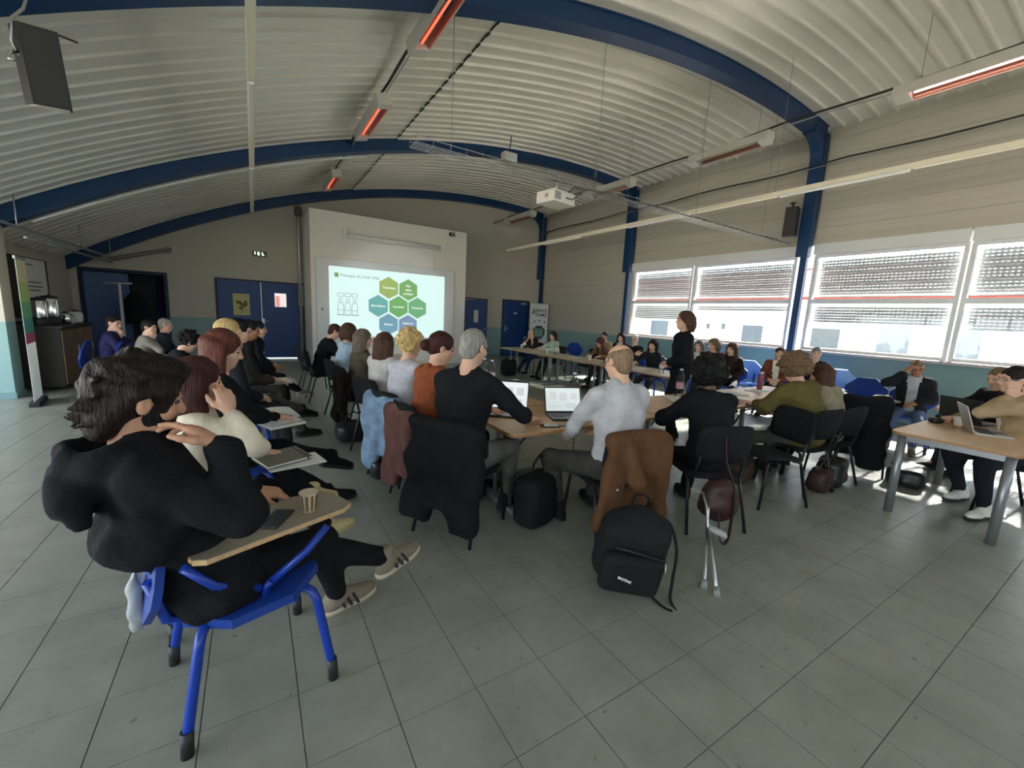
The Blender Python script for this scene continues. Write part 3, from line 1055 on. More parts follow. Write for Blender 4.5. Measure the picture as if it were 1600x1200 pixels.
# pale pole made up for a bright gap of light in the doorway
st = tag(empty('light_gap_pole', (-2.56, 12.9, 0)), 'pale T-topped pole standing in for a gap of light by the dark doorway', 'stand')
MB().tube([(0, 0, .03), (0, 0, 1.85)], .028, 10).build('pole', W_frame, st)
MB().tube([(-.26, 0, 1.85), (.22, 0, 1.87)], .018, 8).build('top_bar', W_alu, st)
MB().lathe([(.2, 0), (.2, .02), (.03, .035), (.001, .035)], 16).build('foot', W_black, st)
ct = Field(axis(-.3, .3, .025), axis(-.25, .25, .025), axis(.8, 1.8, .03))
ct.ell((.0, 0, 1.3), (.2, .12, .38)).ell((0.02, 0, 1.6), (.12, .08, .12)).cone((.16, 0, 1.5), (.2, .02, 1.0), .06, .05).cone((-.14, 0, 1.5), (-.18, .02, 1.0), .06, .05).ripple(.01, 25, 3)
cto = tag(empty('hanging_coat', (-2.3, 12.92, 0)), 'black coat hanging on the pale pole by the dark doorway', 'coat')
ct.build('coat_body', fabric('black', (.012, .012, .014)), cto)
MB().tube([(0, 0, 1.7), (-.02, 0, 1.85)], .006, 6).build('hanging_loop', W_black, cto)
# ================================================================= HUNG FROM THE CEILING
M_cream = mat('cream_trunking', srgb(240, 232, 208), .5)
M_tubewhite = mat('white_diffuser', srgb(240, 240, 236), .4)
M_wire = mat('thin_wire', (.3, .3, .3), .4, metal=.6)
def hang_wire(x, y, z0, parent):
    MB().tube([(x, y, z0), (x, y, vault(x, .02))], .004, 5).build('hanging_wire', M_wire, parent)
def trunk(label, x, z, y0, y1, seg=1.55, w=.07):
    t = tag(empty('light_trunking', (x, y0, z)), label, 'light rail', 'long pale light rails')
    t.location = (0, 0, 0)
    MB().box((x - w / 2, y0, z), (x + w / 2, y1, z + .06), bev=.006).build('rail', M_cream, t)
    y = y0 + .1
    k = 0
    while y + seg < y1:
        if k % 2:
            MB().box((x - w / 2 + .006, y, z - .035), (x + w / 2 - .006, y + seg - .03, z), bev=.012).build('diffuser', M_tubewhite, t)
        else:
            MB().box((x - w / 2 + .002, y, z - .014), (x + w / 2 - .002, y + seg - .03, z), bev=.003).build('cover_strip', M_cream, t)
        if k % 2 == 0:
            hang_wire(x, y + .05, z + .06, t)
        y += seg
        k += 1
    return t
trunk('pale light rail hanging straight ahead left of the screen', .08, 3.72, -2.6, 12.35)
trunk('long pale light rail hanging in front of the window wall', 7.0, 3.6, -2.6, 11.9)
lr = tag(empty('eave_rail', (-2.78, 8, 2.45)), 'thin shiny rail along the low left eave', 'rail')
lr.location = (0, 0, 0)
MB().tube([(-2.78, 5.0, 2.46), (-2.78, 13.8, 2.46)], .022, 8).build('upper_rail', W_alu, lr)
MB().tube([(-2.84, 9.3, 2.36), (-2.84, 13.8, 2.36)], .02, 8).build('lower_rail', W_galv, lr)
for y in (6.0, 8.9, 11.5, 13.5):
    MB().tube([(-2.78, y, 2.46), (-2.78, y, vault(-2.78, .02))], .008, 6).build('rail_hanger', W_galv, lr)
wl2 = tag(empty('wall_light', (-2.2, YB - .3, 2.6)), 'dim batten light high on the wall above the dark doorway', 'light')
wl2.location = (0, 0, 0)
MB().tube([(-2.75, YB - .5, 2.42), (-1.75, YB - .12, 2.78)], .045, 8).build('batten', mat('dim_batten', srgb(130, 126, 112), .5), wl2)
MB().box((-1.8, YB - .16, 2.72), (-1.7, YB, 2.84)).build('end_mount', mat('dim_batten', srgb(130, 126, 112), .5), wl2)

# infrared heaters on cables
M_red = mat('heater_glow', (.5, .05, .03), .3, emit=(1.0, .10, .05), estr=3.2)
M_refl = mat('heater_reflector', (.42, .2, .15), .28, metal=.85)
M_heat = mat('heater_housing', srgb(205, 202, 192), .45)
def heater(label, x, y0, y1, z, tilt, glow_m=None):
    h = tag(empty('infrared_heater', (x, (y0 + y1) / 2, z)), label, 'heater', 'infrared heaters')
    L = (y1 - y0) / 2
    MM = Matrix.Rotation(tilt, 4, 'Y')
    MB().box((-.1, -L, .02), (.1, L, .09), MM, .01).box((-.1, -L, -.06), (-.09, L, .03), MM).box((.09, -L, -.06), (.1, L, .03), MM).build('housing', M_heat, h)
    v = []
    n = 7
    for yy in (-L + .1, L - .1):
        for i in range(n):
            a = math.pi * i / (n - 1)
            v.append(MM @ Vector((.088 * math.cos(a), yy, -.05 + .066 * math.sin(a))))
    MB().add(v, [(i, i + 1, n + i + 1, n + i) for i in range(n - 1)], True).build('reflector', M_refl, h)
    MB().tube([MM @ Vector((0, -L + .12, -.012)), MM @ Vector((0, L - .12, -.012))], .012, 8).build('glow_tube', glow_m or M_red, h)
    for s in (-1, 1):
        e = MB().box((-.105, s * L - .09, -.065), (.105, s * L + .09, .095), MM, .015).build('end_cap', M_heat, h)
    for yy in (-L * .8, L * .8):
        MB().tube([(0, yy, .09), (0, yy, vault(x, .02) - z)], .004, 5).build('hanging_wire', M_wire, h)
    return h
heater('nearest red glowing heater, at the top middle of the picture', 1.75, 3.75, 5.2, 4.56, rad(-14))
heater('middle red glowing heater of the left heater line', 1.75, 6.75, 8.2, 4.56, rad(-14))
heater('farthest small red glowing heater above the screen wall', 1.75, 10.8, 12.2, 4.56, rad(-14))
M_hot = mat('heater_glow_hot', (.8, .3, .2), .3, emit=(1.0, .5, .4), estr=14.0)
heater('brightly glowing heater at the upper right corner', 7.5, .9, 2.53, 4.72, rad(14), M_hot)
heater('pale heater on the right line before the blue knee', 7.5, 4.3, 5.65, 4.72, rad(14), M_heat)
heater('pale heater on the right line behind the projector', 7.5, 7.3, 8.7, 4.72, rad(14), M_heat)
heater('farthest pale heater on the right line near the end wall', 7.5, 11.3, 12.8, 4.72, rad(14), M_heat)
def cable(label, pts, r=.018, bun=True, m=None):
    c = tag(empty('power_cable', pts[0]), label, 'cable')
    c.location = (0, 0, 0)
    MB().tube(pts, r, 6).build('main_run', m or W_black, c)
    if bun:
        k = []
        for i, p in enumerate(pts):
            k.append((p[0] + .03, p[1], p[2] - .03 - .02 * (i % 2)))
        MB().tube(k, r * .55, 5).build('second_wire', W_galv, c)
    return c
def run(x, z, y0, y1, n):
    return [(x + .015 * math.sin(i * 2.1), y0 + (y1 - y0) * i / n, z + .02 * math.sin(i * 1.3)) for i in range(n + 1)]
cable('cable run carrying the left line of heaters', run(1.75, 4.70, -2.5, 12.1, 26))
cable('cable run carrying the right line of heaters', run(7.5, 4.86, -2.5, 13.8, 28))
cable('dark cable along the clad wall above the windows', run(9.45, 4.74, -2.5, 13.6, 28), .016)

# cable tray and projector
tr = tag(empty('cable_tray', (5.5, 4.72, 3.3)), 'wire mesh cable tray crossing the room behind the projector', 'cable tray')
tr.location = (0, 0, 0)
b = MB()
for dy, dz in ((-.1, 0), (-.05, 0), (0, 0), (.05, 0), (.1, 0), (-.1, .06), (.1, .06)):
    b.tube([(1.55, 4.75 + dy, 3.34 + dz), (9.75, 4.75 + dy, 3.30 + dz)], .0035, 5)
b.build('long_wires', W_galv, tr)
b = MB()
x = 1.55
while x < 9.7:
    b.tube([(x, 4.65, 3.41), (x, 4.65, 3.34), (x, 4.85, 3.34), (x, 4.85, 3.41)], .003, 4)
    x += .2
b.build('cross_wires', W_galv, tr)
b = MB()
for k in range(3):
    b.tube([(3.4 + 6.3 * i / 20, 4.72 + .03 * k + .02 * math.sin(i * 1.7 + k), 3.355 + .008 * k) for i in range(21)], .009, 5)
b.build('cables_in_tray', W_black, tr)
for x in (2.0, 4.2, 6.5, 8.6):
    MB().tube([(x, 4.75, 3.40), (x, 4.75, vault(x, .02))], .004, 5).build('hanging_wire', M_wire, tr)
pj = tag(empty('projector', (3.72, 5.02, 3.22)), 'white projector hanging below the cable tray', 'projector')
pj.rotation_euler = (0, 0, rad(10))
MB().box((-.22, -.17, -.08), (.22, .17, .08), bev=.015).build('casing', mat('projector_white', srgb(236, 230, 222), .4), pj)
MB().lathe([(.001, 0), (.045, 0), (.05, .05), (.001, .05)], 16, Matrix.Translation((.06, .17, .01)) @ Matrix.Rotation(-math.pi / 2, 4, 'X')).build('lens', W_black, pj)
MB().box((-.2, -.172, -.05), (-.08, -.169, .05)).box((-.222, -.06, -.02), (-.219, .0, .03)).build('vent_grille', mat('grey_vent', (.35, .34, .33), .6), pj)
MB().tube([(0, 0, .08), (0, 0, .3)], .02, 8).box((-.1, -.1, .08), (.1, .1, .095)).build('ceiling_mount', W_alu, pj)
MB().tube([(.12, -.12, .09), (.16, -.18, .16), (.25, -.25, .14), (.4, -.27, .16)], .012, 6).tube([(.02, -.17, .0), (.1, -.22, -.02), (.26, -.24, .1)], .008, 6).build('cables', W_black, pj)
lm = bpy.data.lights.new('projector_lamp', 'SPOT')
lm.energy = 14
lm.spot_size = rad(30)
lm.spot_blend = .3
lm.color = (.86, .97, 1.0)
lo = bpy.data.objects.new('projector_lamp', lm)
COL.objects.link(lo)
lo.parent = pj
lo.location = (.06, .27, .01)
_t = Vector((3.4, 12.05, 1.7)) - Vector((3.72, 5.28, 3.22))
lo.rotation_euler = (Matrix.Rotation(rad(-10), 3, 'Z') @ _t).to_track_quat('-Z', 'Y').to_euler()

# junction box on the tray
jb = tag(empty('tray_socket', (2.75, 4.72, 3.42)), 'small grey socket box sitting on the cable tray', 'socket box')
MB().box((-.09, -.05, 0), (.09, .05, .1), bev=.01).build('box', W_galv, jb)
MB().tube([(0, 0, .1), (0.02, 0, .3)], .008, 6).build('lead', W_black, jb)

# loudspeakers
M_spk = mat('speaker_black', (.022, .021, .02), .6, bump=.2, bscale=200)
sp = tag(empty('loudspeaker', (-1.05, 4.02, 2.93), rad(20)), 'big dark loudspeaker hanging under the ceiling at the upper left', 'loudspeaker')
sp.scale = (.56, .6, .68)
MM = Matrix.Rotation(rad(10), 4, 'X') @ Matrix.Rotation(rad(-6), 4, 'Y')
MB().prism([(-.19, .14), (-.15, -.15), (.15, -.15), (.19, .14)], -.31, .31, MM).build('cabinet', M_spk, sp)
MB().prism([(-.14, -.151), (.14, -.151), (.14, -.158), (-.14, -.158)], -.29, .29, MM).build('grille', mat('speaker_grille', (.035, .034, .032), .7), sp)
MB().prism([(-.17, .13), (-.13, -.14), (.13, -.14), (.17, .13)], -.318, -.31, MM).build('underside', mat('speaker_underside', srgb(190, 186, 175), .6), sp)
MB().tube([(-.17, -.02, .05), (-.22, -.1, .12), (-.2, -.12, .3), (-.1, 0, .45), (0, .1, .75)], .014, 8).build('bracket_arm', W_galv, sp)
MB().tube([(-.18, -.1, .05), (-.25, -.16, .0), (-.27, -.14, -.04), (-.22, -.16, -.05)], .012, 8).build('bracket_handle', W_chrome, sp)
MB().tube([(.0, .1, .3), (.15, .05, .36), (.3, .0, .34)], .01, 6).build('lead', W_black, sp)
sp2 = tag(empty('loudspeaker', (9.36, 4.62, 3.72), rad(-70)), 'small black loudspeaker fixed beside the blue column on the window wall', 'loudspeaker')
MB().prism([(-.13, .1), (-.1, -.12), (.1, -.12), (.13, .1)], -.27, .27).build('cabinet', M_spk, sp2)
MB().box((-.09, -.128, -.24), (.09, -.12, .24)).build('grille', mat('speaker_grille', (.035, .034, .032), .7), sp2)
MB().tube([(0, 0, .26), (0, .02, .36), (-.02, .14, .4), (-.02, .3, .36)], .016, 8).build('bracket_arm', W_black, sp2)
MB().lathe([(.001, -.02), (.05, -.01), (.05, .01), (.001, .02)], 12, Matrix.Translation((-.02, .16, .4))).build('bracket_joint', W_black, sp2)

# ================================================================= OUTSIDE
gd = struct(MB().box((XR + .22, -30, -.4), (60, 45, -.12)).build('ground_outside', mat('pale_paving', srgb(222, 212, 196), .8, var=.06, scale=2)), 'pale paved yard outside the windows')
gl = struct(MB().box((-40, -30, -.4), (-6.15, 45, -.12)).build('ground_left', mat('pale_paving', srgb(222, 212, 196), .8, var=.06, scale=2)), 'pale paved ground outside on the left')
hb = tag(empty('house', (20, 6, 0)), 'long low white building with a red tiled roof outside the windows', 'building')
hb.location = (0, 0, 0)
M_fac = mat('white_render', srgb(240, 236, 228), .8)
MB().box((20, -14, -.2), (27, 26, 2.95)).build('wall', M_fac, hb)
M_roof = mat('red_roof_tile', (.17, .028, .018), .8, var=.25, scale=6)
rb = MB()
n = 26
L = 41.0
rv = []
for i in range(8):
    t = i / 8
    x0, z0 = 19.6 + 4.8 * t, 2.92 + 1.75 * t
    x1, z1 = 19.6 + 4.8 * (t + .14), 2.96 + 1.75 * (t + .125)
    rb.add([(x0, -14.5, z0 + .05), (x0, 26.5, z0 + .05), (x1, 26.5, z1 + .02), (x1, -14.5, z1 + .02), (x0, -14.5, z0), (x0, 26.5, z0)], [(0, 3, 2, 1), (0, 1, 5, 4)])
rb.box((19.6, -14.5, 2.86), (27.4, 26.5, 2.93))
rb.box((24.3, -14.5, 2.9), (24.6, 26.5, 4.72))
rb.build('roof', M_roof, hb)
M_gw = mat('grey_shutter', srgb(92, 102, 112), .5)
M_gd = mat('dark_pane', srgb(52, 64, 76), .3)
for (ya, yb, za, zb, kind) in ((12.95, 13.25, 1.38, 1.75, 'w'), (12.12, 12.42, 1.4, 1.78, 'w'), (10.3, 11.35, .2, 1.75, 'w'), (7.3, 8.4, .85, 1.75, 'w'), (5.25, 6.15, .1, 1.9, 's'), (3.5, 4.05, .1, 1.9, 's'), (0.8, 1.9, .1, 1.9, 's'), (-1.5, -.6, .9, 1.8, 'w'), (15.5, 16.8, .8, 1.8, 'w')):
    o = MB().box((19.94, ya, za), (20.02, yb, zb)).build('window', M_gw if kind == 's' else M_fac, hb)
    if kind == 's':
        z = za + .08
        while z < zb - .05:
            MB().box((19.92, ya + .04, z), (19.945, yb - .04, z + .07)).build('shutter_slat', M_gw, o)
            z += .16
    else:
        MB().box((19.93, ya + .05, za + .05), (19.945, yb - .05, zb - .05)).build('pane', M_gd, o)
# ================================================================= FURNITURE
M_seat = fabric('chair_black', (.016, .016, .018))
M_leg = mat('black_steel_leg', (.012, .012, .014), .35)
def curved_panel(w, h, t, bow, corner, n=10, m=6, recl=0.0):
    """upholstered panel in local X (width) / Z (height), bowed backwards"""
    b = MB()
    v = []
    for side in (0, 1):
        for j in range(m + 1):
            for i in range(n + 1):
                u = -1 + 2 * i / n
                s = -1 + 2 * j / m
                # rounded rectangle mapping
                k = 1 - corner * (abs(s) ** 4)
                x = u * w / 2 * k
                z = s * h / 2 * (1 - corner * .7 * abs(u) ** 4)
                e = max(abs(u), abs(s))
                th = t / 2 * (1 - .75 * e ** 6)
                y = -bow * (1 - u * u) + (th if side == 0 else -th) - recl * z
                v.append((x, y, z))
    N = (n + 1) * (m + 1)
    f = []
    for j in range(m):
        for i in range(n):
            a = j * (n + 1) + i
            f.append((a + 1, a, a + n + 1, a + n + 2))
            f.append((N + a, N + a + 1, N + a + n + 2, N + a + n + 1))
    ring = [i for i in range(n + 1)] + [j * (n + 1) + n for j in range(1, m + 1)] + [m * (n + 1) + i for i in range(n - 1, -1, -1)] + [j * (n + 1) for j in range(m - 1, 0, -1)]
    for q in range(len(ring)):
        a, c = ring[q], ring[(q + 1) % len(ring)]
        f.append((a, c, N + c, N + a))
    b.add(v, f, True)
    return b
def make_chair():
    r = empty('stacking_chair')
    sm = curved_panel(.46, .43, .045, -.008, .12).mesh('seat', M_seat)
    s = inst('seat', sm, r, (0, 0, .44), (rad(-90 + 3), 0, 0))
    bm_ = curved_panel(.45, .30, .04, .035, .16, recl=.18).mesh('backrest', M_seat)
    inst('backrest', bm_, r, (0, -.235, .70))
    for sx in (-1, 1):
        MB().tube([(sx * .19, .14, .42), (sx * .215, .18, .40), (sx * .235, .23, .0)], .012, 8).build('leg', M_leg, r)
        MB().tube([(sx * .20, -.12, .42), (sx * .215, -.16, .40), (sx * .24, -.27, .0)], .012, 8).build('leg', M_leg, r)
        MB().tube([(sx * .19, -.10, .415), (sx * .19, -.19, .43), (sx * .18, -.215, .52), (sx * .17, -.25, .70)], .011, 8).build('back_post', M_leg, r)
    MB().tube([(-.2, .13, .41), (.2, .13, .41)], .009, 6).tube([(-.2, -.12, .41), (.2, -.12, .41)], .009, 6).build('seat_frame', M_leg, r)
    return r
CH0 = make_chair()
_chair_used = [False]
def chair(x, y, th, label):
    o = CH0 if not _chair_used[0] else copy_tree(CH0)
    _chair_used[0] = True
    o.location = (x, y, 0)
    o.rotation_euler = (0, 0, rad(th - 90))
    return tag(o, label, 'chair', 'black stacking chairs')

# blue chairs with writing tablets
M_blue = mat('blue_chair_plastic', srgb(28, 62, 148), .42, var=.06, scale=6)
M_bluem = mat('blue_chair_tube', srgb(20, 58, 160), .32)
M_lam = mat('beech_laminate', srgb(206, 170, 128), .42, var=.10, scale=5, stretch=(1, 9, 1))
M_tab = mat('grey_writing_tablet', srgb(150, 140, 122), .4, var=.06, scale=10)
def octagon(w, h, c):
    return [(-w / 2 + c, -h / 2), (w / 2 - c, -h / 2), (w / 2, -h / 2 + c), (w / 2, h / 2 - c), (w / 2 - c, h / 2), (-w / 2 + c, h / 2), (-w / 2, h / 2 - c), (-w / 2, -h / 2 + c)]
def tablet_chair(x, y, th, label, hero=False, back_m=None, tablet=True):
    r = tag(empty('tablet_chair', (x, y, 0), rad(th - 90)), label, 'chair', 'blue tablet chairs')
    bm_ = back_m or M_blue
    MB().prism(octagon(.50, .46, .13), -.018, .018, Matrix.Translation((0, 0, .435)) @ Matrix.Rotation(rad(4), 4, 'X')).build('seat_shell', bm_, r)
    MB().prism(octagon(.46 if hero else .52, .30 if hero else .42, .12 if hero else .15), -.012, .012, Matrix.Translation((0, -.29 if hero else -.31, .60 if hero else .68)) @ Matrix.Rotation(rad(78), 4, 'X')).build('backrest', bm_, r)
    for sx in (-1, 1):
        MB().tube([(sx * .12, -.18, .43), (sx * .13, -.27, .46), (sx * .13, -.31, .62)], .016, 8).build('back_support', M_bluem, r)
    for sx in (-1, 1):
        for sy in (-1, 1):
            fx, fy = sx * .25, (.24 if sy > 0 else -.25)
            pts = [(sx * .10, sy * .12, .415), (sx * .16, sy * .16, .415), (sx * .20, sy * .185, .40), (sx * .215, sy * .195, .365), (fx * .98, fy * .98, .08), (fx, fy, .0)]
            lg = MB().tube(pts, .0175, 10).build('leg', M_bluem, r)
            MB().tube([(fx * .985, fy * .985, .095), (fx * 1.003, fy * 1.003, -.0)], .0205, 10).build('foot_cap', W_black, lg)
    if tablet:
        a = MB().tube([(.15, .06, .43), (.24, .02, .45), (.29, .15, .60), (.30, .2, .645)], .014, 8).tube([(.24, .02, .45), (.29, -.14, .60), (.30, -.18, .645)], .014, 8)
        a.build('tablet_support', M_bluem, r)
        pts = [(.40, -.33), (.41, .16), (.36, .31), (.24, .36), (.10, .33), (.08, .22), (.20, .10), (.22, -.30), (.26, -.36), (.36, -.37)]
        MB().prism(pts, .648, .666, smooth=False).build('writing_tablet', M_tab, r)
        MB().prism([(p[0] + (p[0] - .26) * .012, p[1] * 1.008) for p in pts], .645, .6475).build('tablet_edge', M_lam, r)
    return r

# tables
M_silver = mat('silver_table_leg', srgb(150, 152, 154), .35, metal=.5)
def rrect(x0, y0, x1, y1, r, n=4):
    p = []
    for cx, cy, a0 in ((x1 - r, y0 + r, -90), (x1 - r, y1 - r, 0), (x0 + r, y1 - r, 90), (x0 + r, y0 + r, 180)):
        for i in range(n + 1):
            a = rad(a0 + 90 * i / n)
            p.append((cx + r * math.cos(a), cy + r * math.sin(a)))
    return p
def table(x0, y0, x1, y1, label, z=.72, style='fold', group=None, top_m=None):
    t = tag(empty('table', ((x0 + x1) / 2, (y0 + y1) / 2, 0)), label, 'table', group)
    w, d = (x1 - x0) / 2, (y1 - y0) / 2
    top = MB().prism(rrect(-w, -d, w, d, .06), z - .026, z)
    top.build('tabletop', top_m or M_lam, t)
    MB().prism(rrect(-w - .002, -d - .002, w + .002, d + .002, .062), z - .0255, z - .004).build('edge_band', mat('beech_edge', srgb(176, 132, 92), .45), t)
    if style == 'round':
        for sx in (-1, 1):
            for sy in (-1, 1):
                MB().tube([(sx * (w - .07), sy * (d - .07), z - .03), (sx * (w - .07), sy * (d - .07), .0)], .031, 14).build('leg', M_silver, t)
        for sy in (-1, 1):
            MB().box((-w + .07, sy * (d - .07) - .012, z - .08), (w - .07, sy * (d - .07) + .012, z - .027)).build('side_rail', M_silver, t)
        for sx in (-1, 1):
            MB().box((sx * (w - .07) - .012, -d + .07, z - .08), (sx * (w - .07) + .012, d - .07, z - .027)).build('end_rail', M_silver, t)
    else:
        long_x = w > d
        e = (w if long_x else d) - .16
        s = (d if long_x else w) - .08
        Mz = Matrix.Identity(4) if long_x else Matrix.Rotation(math.pi / 2, 4, 'Z')
        for k in (-1, 1):
            MB().tube([Mz @ Vector((k * e, -s * .3, z - .03)), Mz @ Vector((k * e, -s * .35, .05))], .03, 10).tube([Mz @ Vector((k * e, s * .3, z - .03)), Mz @ Vector((k * e, s * .35, .05))], .02, 10).build('leg', M_silver, t)
            MB().box((k * e - .03, -s, 0), (k * e + .03, s, .05), Mz, .012).build('foot', M_silver, t)
            MB().tube([Mz @ Vector((k * e, 0, .35)), Mz @ Vector((k * (e - .35), 0, z - .03))], .01, 6).build('brace', M_leg, t)
    return t
GT = 'tables of the U-shaped arrangement'
table(1.53, 2.40, 3.13, 3.17, 'beech table with two open laptops, between black-sweater man and bald man', group=GT)
table(3.15, 2.40, 4.85, 3.17, 'beech table strewn with papers, in front of the standing woman', group=GT)
table(4.87, 2.42, 6.45, 3.19, 'beech table in front of the person in the olive jacket', group=GT)
table(1.68, 3.20, 2.45, 4.80, 'beech table in front of the curly blond woman', group=GT)
table(1.68, 4.82, 2.45, 6.42, 'beech table in front of the woman in the white vest', group=GT)
table(1.68, 6.44, 2.45, 8.04, 'beech table at the end near the screen wall', group=GT)
M_lamg = mat('pale_laminate', srgb(196, 184, 160), .4, var=.06, scale=4)
table(5.62, 4.30, 6.40, 6.10, 'pale table on the window side left of the standing woman', group=GT, top_m=M_lamg)
table(5.62, 6.12, 6.40, 7.92, 'pale table in the middle of the window side', group=GT, top_m=M_lamg)
table(5.62, 7.94, 6.40, 9.74, 'pale table at the far end of the window side near the banner', group=GT, top_m=M_lamg)
table(4.70, .48, 6.25, 1.24, 'beech table on round silver legs at the right edge', z=.735, style='round')
# an outer row of writing chairs stands along the windows; chairs at the tables
# ================================================================= PEOPLE
V3 = lambda *a: np.array(a, float)
def unit(v):
    v = np.array(v, float)
    return v / max(np.linalg.norm(v), 1e-9)
def ik(a, t, l1, l2, hint):
    d = t - a
    L = np.linalg.norm(d)
    u = d / L
    if L > (l1 + l2) * .995:
        t = a + u * (l1 + l2) * .995
        L = (l1 + l2) * .995
    c = (l1 * l1 + L * L - l2 * l2) / (2 * L)
    h = math.sqrt(max(l1 * l1 - c * c, 0))
    p = hint - u * (hint @ u)
    return a + u * c + unit(p) * h, t
def basis(u, x):
    u = unit(u)
    x = unit(x - u * (x @ u))
    return np.stack([x, np.cross(u, x), u], 1)
def rotm(yaw, pitch, roll):
    return np.array(Euler((rad(-pitch), rad(roll), 0), 'XYZ').to_matrix().to_3x3()) if False else \
        np.array(Matrix.Rotation(rad(yaw), 3, 'Z') @ Matrix.Rotation(rad(-pitch), 3, 'X') @ Matrix.Rotation(rad(roll), 3, 'Y'))

SKIN = {'light': srgb(222, 176, 150), 'mid': srgb(200, 150, 122), 'tan': srgb(176, 124, 96), 'dark': srgb(112, 74, 54)}
def skin_mat(k):
    return mat('skin_' + k, SKIN[k], .5, var=.06, scale=14, spec=.35)
def hair_mat(n, c):
    return mat('hair_' + n, c, .55, var=.35, scale=26, bump=.6, bscale=38, stretch=(3.2, 3.2, .45), spec=.18)
HAIRC = {'black': (.010, .009, .009), 'dark': srgb(38, 28, 24), 'brown': srgb(82, 56, 42), 'auburn': srgb(98, 54, 44), 'chestnut': srgb(66, 36, 32),
         'lightbrown': srgb(122, 96, 72), 'blond': srgb(206, 176, 120), 'grey': srgb(150, 146, 138), 'white': srgb(205, 200, 192), 'ash': srgb(112, 98, 84), 'stubble': srgb(138, 112, 90)}

def hand_prims(F, W, d, n, side, curl, infl=0.0, k=.010, spread=1.0, z=1.0):
    d = unit(d)
    n = unit(n - d * (n @ d))
    t = np.cross(d, n) * side
    F.ell(W + d * .05 * z + n * .002, (.04 * z + infl, .045 * z + infl, .017 * z + infl), np.stack([t, d, -n], 1), .02)
    F.cone(W - d * .02, W + d * .03, .024 + infl, .022 + infl, .02)
    cs = [curl] * 4 if np.isscalar(curl) else curl
    for i, (off, ln, r) in enumerate(((.030, .072, .0092), (.010, .082, .0095), (-.011, .076, .009), (-.030, .058, .0082))):
        off, ln, r = off * z, ln * z, r * z
        p = W + d * (.088 - .006 * abs(i - 1)) * z + t * off * spread
        F.cone(W + d * .03 + t * off * .6, p, .013 * z + infl, .0115 * z + infl, .014)
        a = 0
        for ang, fr in ((34, .46), (50, .30), (38, .24)):
            a += rad(ang) * cs[i]
            q = p + (d * math.cos(a) + n * math.sin(a) + t * .12 * (1.5 - i) * .5 * (1 - cs[i])) * ln * fr
            F.cone(p, q, r + infl, r * .93 + infl, .006)
            p = q
            r *= .93
    p = W + d * .022 + t * .022
    for v, ln, r in ((d * .62 + t * .72 + n * .28, .042, .0125), (d * .86 + t * .34 + n * .36 * (.4 + curl if np.isscalar(curl) else 1), .032, .0105), (d * .92 + t * .05 + n * .35, .026, .0092)):
        q = p + unit(v) * ln * z
        F.cone(p, q, r * z + infl, r * .9 * z + infl, .010)
        p = q

SHOE = {}
def shoe(parent, ankle, fwd, up, key, cu, cs, stripes=False, sc=1.0):
    """shoe mesh in its own frame: y forward, z up, ankle joint above the heel"""
    if (key, stripes) not in SHOE:
        F = Field(axis(-.07, .07, .009), axis(-.11, .23, .009), axis(-.10, .07, .009))
        F.ell((0, .115, -.048), (.046, .10, .034), k=.03).ell((0, -.03, -.04), (.036, .055, .045), k=.04)
        F.cone((0, -.02, -.03), (0, -.012, .035), .042, .044, .03).cone((0, .02, -.01), (0, .11, -.045), .036, .034, .03)
        F.plane((0, 0, -1), (0, 0, -.068))
        up_me = F.build('shoe', cu)
        me = up_me.data
        bpy.data.objects.remove(up_me)
        S = Field(axis(-.07, .07, .009), axis(-.11, .24, .009), axis(-.11, -.04, .006))
        S.ell((0, .115, -.07), (.051, .108, .035), k=.03).ell((0, -.025, -.07), (.042, .065, .035), k=.05)
        S.plane((0, 0, -1), (0, 0, -.088)).plane((0, 0, 1), (0, 0, -.058))
        so = S.build('sole', cs)
        sme = so.data
        bpy.data.objects.remove(so)
        SHOE[(key, stripes)] = (me, sme)
    me, sme = SHOE[(key, stripes)]
    f = unit(fwd)
    u = unit(up - f * (up @ f))
    Mx = Matrix(np.stack([np.cross(f, u), f, u], 1).tolist()).to_4x4()
    o = inst('shoe', me, parent)
    Mx.translation = Vector(ankle)
    o.matrix_local = Mx @ Matrix.Scale(sc, 4)
    inst('sole', sme, o)
    if stripes:
        for sx in (-1, 1):
            for i in range(3):
                y = .005 + .036 * i
                MB().box((-.003, -.007, -.034), (.003, .007, .034), Matrix.Translation((sx * (.040 + .002 * i), y, -.032 - .004 * i)) @ Matrix.Rotation(rad(24), 4, 'X') @ Matrix.Rotation(rad(-14 * sx), 4, 'Y')).build('stripe', W_black, o)
        for i in range(5):
            MB().tube([(-.022, .03 + .02 * i, .012 - .013 * i), (0, .034 + .02 * i, .02 - .013 * i), (.022, .03 + .02 * i, .012 - .013 * i)], .004, 5).build('lace', mat('white_laces', srgb(220, 216, 205), .8), o)
    return o

